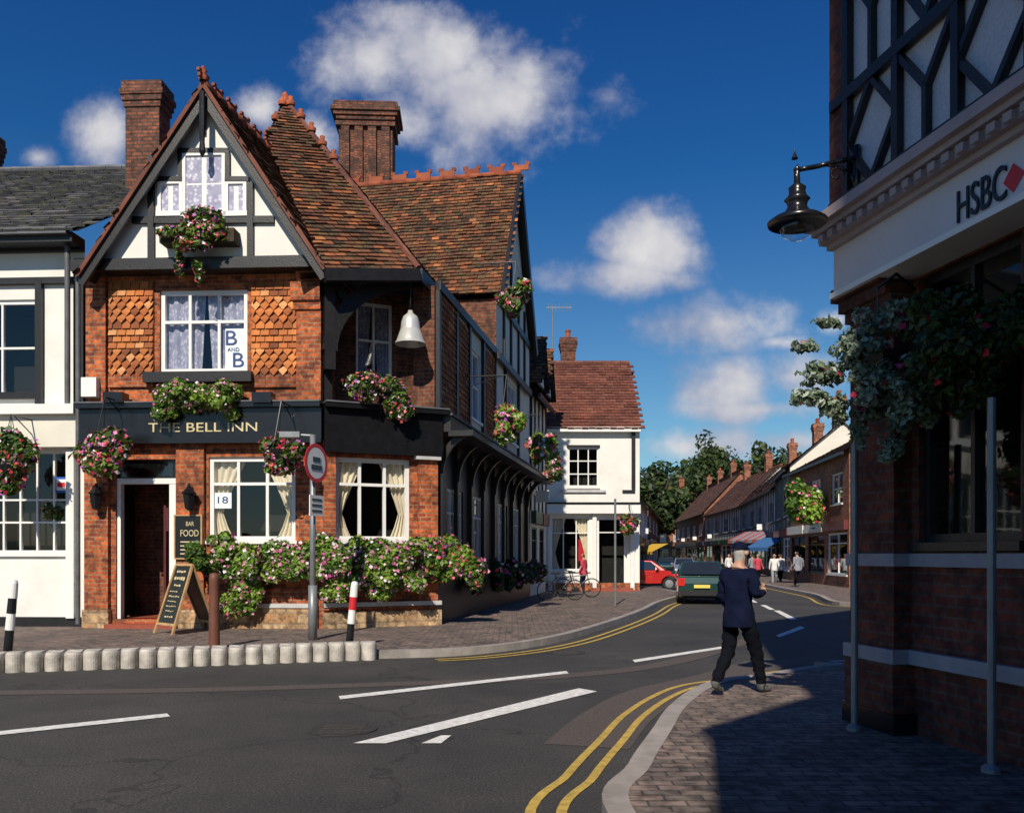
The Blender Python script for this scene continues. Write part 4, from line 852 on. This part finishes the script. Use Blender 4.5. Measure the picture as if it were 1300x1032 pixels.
# cars
def car(name,x,y,yaw,paint,est=False):
    e=empty(name); c,s_=math.cos(yaw),math.sin(yaw); 
    Lc=lambda a,o,z:V((x+a*c-o*s_,y+a*s_+o*c,z)); D0=Lc(0,0,0)
    def hw(z): return .82 if z<.9 else .82-.2*(z-.9)/.52
    low=[(2.0,.35),(2.04,.55),(1.95,.72),(1.2,.9),(-1.85,.93),(-1.98,.7),(-2.0,.35),(-1.8,.22)]+[(-1.25-.36*math.cos(t),.3+.36*math.sin(t)) for t in [math.pi*i/10 for i in range(11)]]+[(1.25-.36*math.cos(t),.3+.36*math.sin(t)) for t in [math.pi*i/10 for i in range(11)]]+[(1.9,.24)]
    top=[(1.15,.895),(.45,1.38),(-1.15,1.42),(-1.8,.93)]
    def ext(prof,mb):
        n=len(prof); vs=[]
        for sd in(-1,1):
            for (a,z) in prof: vs.append(Lc(a,sd*hw(z)*(1-.06*max(0,abs(a)-1.5)/.5),z))
        fs=[list(range(n)),list(range(n,2*n))[::-1]]+[(i,n+i,n+(i+1)%n,(i+1)%n) for i in range(n)]
        mb.raw(vs,fs)
    for nm,pr in(('body',low),('roof',top)):
        mb=MB(); ext(pr,mb); o=mb.done(nm,paint,e,False); bv=o.modifiers.new('b','BEVEL'); bv.width=.04; bv.segments=3; bv.limit_method='ANGLE'; bv.angle_limit=.5
    g=MB(); 
    for sd in(-1,1):
        for q in([(.85,.95),(.4,1.33),(-.3,1.35),(-.3,.95)],[(-.38,.95),(-.38,1.35),(-1.05,1.34),(-1.45,.97)]): g.face([Lc(a,sd*(hw(z)+.012),z) for a,z in q])
    g.face([Lc(1.15,o_,.96) for o_ in(-.7,.7)]+[Lc(.56,o_,1.36) for o_ in(.58,-.58)])
    g.face([Lc(-1.83,o_,1.0) for o_ in(-.66,.66)]+[Lc(-1.26,o_,1.385) for o_ in(.54,-.54)])
    g.done('windows','car_glass',e)
    tw=MB();hb=MB()
    for a in(-1.25,1.25):
        for sd in(-1,1):
            tw.tube(Lc(a,sd*.6,.3),Lc(a,sd*.8,.3),.3,.3,24); hb.lathe(Lc(a,sd*.8,.3),[(.19,0),(.18,.012),(.05,.02),(0,.02)],16,Lc(0,sd,0)-D0)
    tw.box8([Lc(a,o_,z) for z in(.2,.45) for a,o_ in((1.85,-.6),(1.85,.6),(-1.85,.6),(-1.85,-.6))]); tw.box8([Lc(a,o_,z) for z in(.3,.48) for a,o_ in((-1.98,-.75),(-1.98,.75),(-2.04,.75),(-2.04,-.75))])
    tw.done('tyres_and_bumper','tyre',e);hb.done('hubcaps','hub',e)
    tl=MB();fl=MB();pl=MB()
    for sd in(-1,1):
        tl.box8([Lc(a,sd*o_,z) for z in(.62,.88) for a,o_ in((-1.93,.56),(-1.93,.79),(-2.02,.77),(-2.02,.56))]); fl.box8([Lc(a,sd*o_,z) for z in(.58,.7) for a,o_ in((1.95,.5),(1.9,.78),(2.02,.74),(2.045,.5))])
    pl.box8([Lc(a,o_,z) for z in(.55,.66) for a,o_ in((-2.03,-.26),(-2.03,.26),(-2.06,.26),(-2.06,-.26))])
    tl.done('tail_lights','tail_light',e);fl.done('headlights','hub',e);pl.done('number_plate','plate_yellow',e)
    mm=MB()
    for sd in(-1,1): mm.box8([Lc(a,sd*o_,z) for z in(.95,1.07) for a,o_ in((.75,.83),(.75,.98),(.63,.98),(.63,.83))])
    mm.done('door_mirrors',paint,e)
car('red_car',6.15,41.2,math.radians(-6),'car_red')
x,y=G(903,767); car('green_car',x,y+1.8,math.radians(80),'car_green')
x,y=G(868,732); car('silver_blue_car',x,y,math.radians(-98),'car_blue'); x,y=G(845,726); car('dark_car',x,y,math.radians(-95),'car_green')
# ---------------------------------------------------------------- people
def person(name,x,y,yaw,z0=.12,h=1.78,top='navy',leg='trouser_black',shoe='shoe',pose='walk',cap=None,fingers=False,hair='hair'):
    e=empty(name); k=h/1.78
    J={'pel':((0,0,.95),.145),'sp':((0,.0,1.15),.15),'ch':((0,.01,1.34),.165),'nk0':((0,-.005,1.47),.075),'nk':((0,.01,1.53),.055),'h0':((0,.025,1.6),.078),'h1':((0,.03,1.68),.092),'h2':((0,.02,1.74),.06)}
    E=[('pel','sp'),('sp','ch'),('ch','nk0'),('nk0','nk'),('nk','h0'),('h0','h1'),('h1','h2')]
    step=.28 if fingers else .21 if pose=='walk' else .05
    for sd,n in((-1,'L'),(1,'R')):
        f=step*sd
        J['hip'+n]=((sd*.1,0,.88),.11); J['kn'+n]=((sd*.11,f*.5+(.09 if sd<0 else .06),.49),.085); J['an'+n]=((sd*.11,f*1.1,.1 if sd>0 or pose!='walk' else .17),.062); J['hl'+n]=((sd*.11,f*1.1-.02,.05 if sd>0 or pose!='walk' else .12),.045); J['to'+n]=((sd*.13,f*1.1+.17,.038),.038)
        J['sh'+n]=((sd*.19,0,1.42),.08)
        if fingers and sd>0: J['el'+n]=((sd*.26,-.06,1.17),.064); J['wr'+n]=((sd*.2,.2,1.2),.04); J['hd'+n]=((sd*.16,.27,1.25),.03)
        elif fingers: J['el'+n]=((sd*.25,.02,1.14),.062); J['wr'+n]=((sd*.24,.2,.96),.04); J['hd'+n]=((sd*.23,.24,.89),.032)
        else: J['el'+n]=((sd*.25,-.03,1.14),.05); J['wr'+n]=((sd*.26,.08-f*.6,.92),.032); J['hd'+n]=((sd*.25,.1-f*.6,.84),.034)
        E+=[('pel','hip'+n),('hip'+n,'kn'+n),('kn'+n,'an'+n),('an'+n,'hl'+n),('hl'+n,'to'+n),('ch','sh'+n),('sh'+n,'el'+n),('el'+n,'wr'+n),('wr'+n,'hd'+n)]
    names=list(J); me=bpy.data.meshes.new('body'); me.from_pydata([J[n][0] for n in names],[(names.index(a),names.index(b_)) for a,b_ in E],[])
    o=bpy.data.objects.new('body',me); sc.collection.objects.link(o); sk=o.modifiers.new('skin','SKIN'); sk.use_smooth_shade=True
    for i,n in enumerate(names):
        r=J[n][1]; v=me.skin_vertices[0].data[i]; v.radius=(r,r*.8 if n in('pel','sp','ch') else r); v.use_root=(n=='pel')
    su=o.modifiers.new('s','SUBSURF'); su.levels=2; su.render_levels=2
    bpy.context.view_layer.update(); dg_=bpy.context.evaluated_depsgraph_get(); m2=bpy.data.meshes.new_from_object(o.evaluated_get(dg_)); bpy.data.objects.remove(o)
    for mt in(top,'skin',leg,shoe,hair): m2.materials.append(MT[mt])
    seg=[(V(J[a][0]),V(J[b_][0]),a,b_) for a,b_ in E]
    for p in m2.polygons:
        c=p.center; best=None
        for a,b_,na,nb in seg:
            ab=b_-a; t=max(0,min(1,(c-a).dot(ab)/ab.length_squared)); d=(c-a-ab*t).length
            if best is None or d<best[0]: best=(d,nb,t)
        nb=best[1]
        p.material_index=3 if nb[:2] in('hl','to') else 2 if (nb[:2] in('kn','an') or (nb[:3]=='hip' and c.z<.86)) else 1 if nb in('nk','h0','h1','h2') or nb[:2]=='hd' else 0
        if c.z<.86 and p.material_index==0 and nb[:2] not in('el','wr'): p.material_index=0 if c.z>.8 else 2
        if nb in('h0','h1','h2','nk') and c.z>1.58 and (c.y<.03 or c.z>1.735): p.material_index=4
        p.use_smooth=True
    M_=Matrix.Translation((x,y,z0))@Matrix.Rotation(yaw,4,'Z')@Matrix.Scale(k,4)
    if fingers:
        for v in m2.vertices:
            if .15<v.co.z<1.45: 
                w_=.007*math.sin(v.co.z*47+v.co.x*30)+.006*math.sin(v.co.z*83-v.co.y*40); v.co+=V((v.normal.x,v.normal.y,0))*w_
    m2.transform(M_); mkobj('body',m2,e)
    t=lambda p:M_@V(p)
    f=MB(); f.tube(t((0,.11,1.68)),t((0,.142,1.645)),.01*k,.017*k,8)
    for sd in(-1,1): f.lathe(t((sd*.092,.02,1.66)),[(.03*k,0),(.026*k,.014),(0,.016)],10,(M_.to_3x3()@V((sd,-.3,0))))
    f.done('nose_and_ears','skin',e,True)
    g=MB()
    for sd in(-1,1): g.lathe(t((sd*.033,.105,1.685)),[(.012*k,0),(.006*k,.008),(0,.009)],8,(M_.to_3x3()@V((0,1,0))))
    g.beam(t((-.025,.108,1.615)),t((.025,.108,1.615)),(0,0,1),.01,.012); g.done('eyes_and_mouth','hair',e)
    if cap:
        q=MB(); q.lathe(t((0,.02,1.715)),[(.096*k,0),(.096*k,.02),(.082*k,.05),(.05*k,.07),(0,.078)],18); q.lathe(t((0,.02,1.715)),[(.096*k,0),(0,.001)],18)
        q.face([t((-.07,.1,1.72)),t((.07,.1,1.72)),t((.055,.16,1.705)),t((0,.18,1.70)),t((-.055,.16,1.705))]); q.done('cap',cap,e,True)
    q=MB(); q.lathe(t((0,0,.80)),[(.185*k,0),(.19*k,.02),(.18*k,.15),(.15*k,.25)],20,(0,0,1)); q.done('jacket_hem',top,e,True)
    if fingers:
        fg=MB()
        for sd,n in((-1,'L'),(1,'R')):
            p=V(J['hd'+n][0]); dn=V((0,.35,-1)).normalized() if sd<0 else V((-.5,.6,.4)).normalized(); ac=V((0,1,.2)) if sd<0 else V((0,.4,.8))
            for i in range(4):
                a=p+ac*(.024-.016*i)+dn*.015; l=[.034,.04,.037,.028][i]; m1=a+dn*l; m2_=m1+(dn+V((-sd*.5,0,0))).normalized()*l*.9
                fg.tube(t(a),t(m1),.0095,.009,7); fg.tube(t(m1),t(m2_),.009,.007,7)
            fg.tube(t(p+ac*.02),t(p+ac*.045+dn*.03),.011,.008,7)
        fg.done('fingers','skin',e,True)
x,y=G(938,881,.12); person('pedestrian_man',x,y,math.radians(-48),.12,1.66,cap='navy',fingers=True,hair='hair_grey')
for px,py,ya,tp,lg in((983,742,170,'cloth_white','cloth_grey'),(991,741,10,'cloth_white','trouser_black'),(962,740,190,'cloth_red','trouser_black'),(955,739,20,'cloth_grey','navy'),(1012,748,30,'cloth_grey','trouser_black'),(925,734,200,'cloth_white','navy')):
    x,y=G(px,py,.0); person('pedestrian',x,y,math.radians(ya),.0 if px<1000 else .12,1.72,tp,lg,pose='walk')
x,y=G(741,752,.12); person('pedestrian',x,y,math.radians(60),.12,1.6,'cloth_red','navy',pose='stand')
# ---------------------------------------------------------------- world
w=bpy.data.worlds.new('World'); sc.world=w; w.use_nodes=True; nt=w.node_tree; bg=nt.nodes['Background']; wo=nt.nodes['World Output']
SE=math.radians(40); az=math.atan2(-.21,-1.0)
sky=nt.nodes.new('ShaderNodeTexSky'); sky.sky_type='NISHITA'; sky.sun_disc=False; sky.sun_elevation=SE; sky.sun_rotation=az%(2*math.pi); sky.dust_density=.4; sky.ozone_density=4; sky.air_density=1.0
tc=nt.nodes.new('ShaderNodeTexCoord'); sx=nt.nodes.new('ShaderNodeSeparateXYZ'); nt.links.new(tc.outputs['Generated'],sx.inputs[0])
def mth(op,a,b_=None,c=None):
    n=nt.nodes.new('ShaderNodeMath'); n.operation=op
    for i,q in enumerate((a,b_,c)):
        if q is None: continue
        if isinstance(q,(int,float)): n.inputs[i].default_value=q
        else: nt.links.new(q,n.inputs[i])
    return n.outputs[0]
yy=mth('MAXIMUM',sx.outputs[1],.05); u=mth('DIVIDE',sx.outputs[0],yy); v=mth('DIVIDE',sx.outputs[2],yy)
cb=nt.nodes.new('ShaderNodeCombineXYZ'); nt.links.new(u,cb.inputs[0]); nt.links.new(v,cb.inputs[1])
nz=noise(nt,9,7,cb.outputs[0],.6); nz2=noise(nt,6,4,cb.outputs[0],.6)
CL=[(465,75,90,70,1.1),(560,70,120,70,1.15),(605,125,120,85,1.2),(665,95,60,60,.95),(520,150,110,55,1.05),(775,125,65,48,.6),(825,318,82,55,1.15),(795,350,100,30,1.1),(920,413,95,42,1.12),(985,435,70,18,.8),(935,490,85,50,1.05),(1010,478,70,40,1.0),(960,520,130,22,.95),(130,175,48,48,1.15),(50,200,36,20,.85),(330,140,40,34,1.1),(402,175,38,36,1),(900,567,110,26,1.05),(1060,408,40,24,.7),(1010,560,80,24,.85)]
acc=None
for px,py,rx,ry,st in CL:
    vm=nt.nodes.new('ShaderNodeVectorMath'); vm.operation='MULTIPLY_ADD'; nt.links.new(cb.outputs[0],vm.inputs[0]); vm.inputs[1].default_value=(F/rx,F/ry,0); vm.inputs[2].default_value=(-(px-650)/rx,-(HY-py)/ry,0)
    ln=nt.nodes.new('ShaderNodeVectorMath'); ln.operation='LENGTH'; nt.links.new(vm.outputs[0],ln.inputs[0])
    e_=mth('MULTIPLY_ADD',ln.outputs['Value'],-.95,st); acc=e_ if acc is None else mth('MAXIMUM',acc,e_)
f=mth('ADD',acc,mth('MULTIPLY',mth('SUBTRACT',nz,.5),2.6))
mr=nt.nodes.new('ShaderNodeMapRange'); mr.interpolation_type='SMOOTHSTEP'; nt.links.new(f,mr.inputs[0]); mr.inputs[1].default_value=-.05; mr.inputs[2].default_value=.95
mask=mth('MULTIPLY',mr.outputs[0],.95)
cc=ramp(nt,mth('ADD',mth('MULTIPLY',nz2,1.0),mth('MULTIPLY',f,.18)),[(.35,(.3,.34,.5)),(.55,(.55,.56,.66)),(.8,(.9,.88,.88))])
hv=nt.nodes.new('ShaderNodeMix'); hv.data_type='RGBA'; hv.blend_type='MULTIPLY'; hv.inputs[0].default_value=1; nt.links.new(sky.outputs[0],hv.inputs[6])
tint=ramp(nt,sx.outputs[2],[(0,(.95,1,1)),(.12,(.66,.95,1.0)),(.4,(.16,.6,1.0)),(.7,(.08,.4,.95))]); nt.links.new(tint,hv.inputs[7])
nt.links.new(hv.outputs[2],bg.inputs[0]); bg.inputs[1].default_value=.084
b2=nt.nodes.new('ShaderNodeBackground'); nt.links.new(cc,b2.inputs[0]); b2.inputs[1].default_value=.84
ms=nt.nodes.new('ShaderNodeMixShader'); nt.links.new(mask,ms.inputs[0]); nt.links.new(bg.outputs[0],ms.inputs[1]); nt.links.new(b2.outputs[0],ms.inputs[2])
b3=nt.nodes.new('ShaderNodeBackground'); nt.links.new(hv.outputs[2],b3.inputs[0]); b3.inputs[1].default_value=.084
ms2=nt.nodes.new('ShaderNodeMixShader'); nt.links.new(mth('GREATER_THAN',sx.outputs[1],.25),ms2.inputs[0]); nt.links.new(b3.outputs[0],ms2.inputs[1]); nt.links.new(ms.outputs[0],ms2.inputs[2]); nt.links.new(ms2.outputs[0],wo.inputs[0])
ld=bpy.data.lights.new('sun','SUN'); ld.energy=5.0; ld.angle=math.radians(.5); ld.color=(1,.9,.74); lo=bpy.data.objects.new('sun',ld); sc.collection.objects.link(lo)
dv=V((.21,1,0)).normalized()*math.cos(SE)+V((0,0,-math.sin(SE))); lo.rotation_euler=dv.to_track_quat('-Z','Y').to_euler()
cd=bpy.data.cameras.new('camera'); co=bpy.data.objects.new('camera',cd); sc.collection.objects.link(co); sc.camera=co
co.location=(0,0,H0); co.rotation_euler=(math.radians(90),0,0); cd.sensor_width=36; cd.sensor_fit='HORIZONTAL'; cd.lens=36*F/1300; cd.shift_y=(HY-516)/1300; cd.clip_end=3000; cd.clip_start=.05
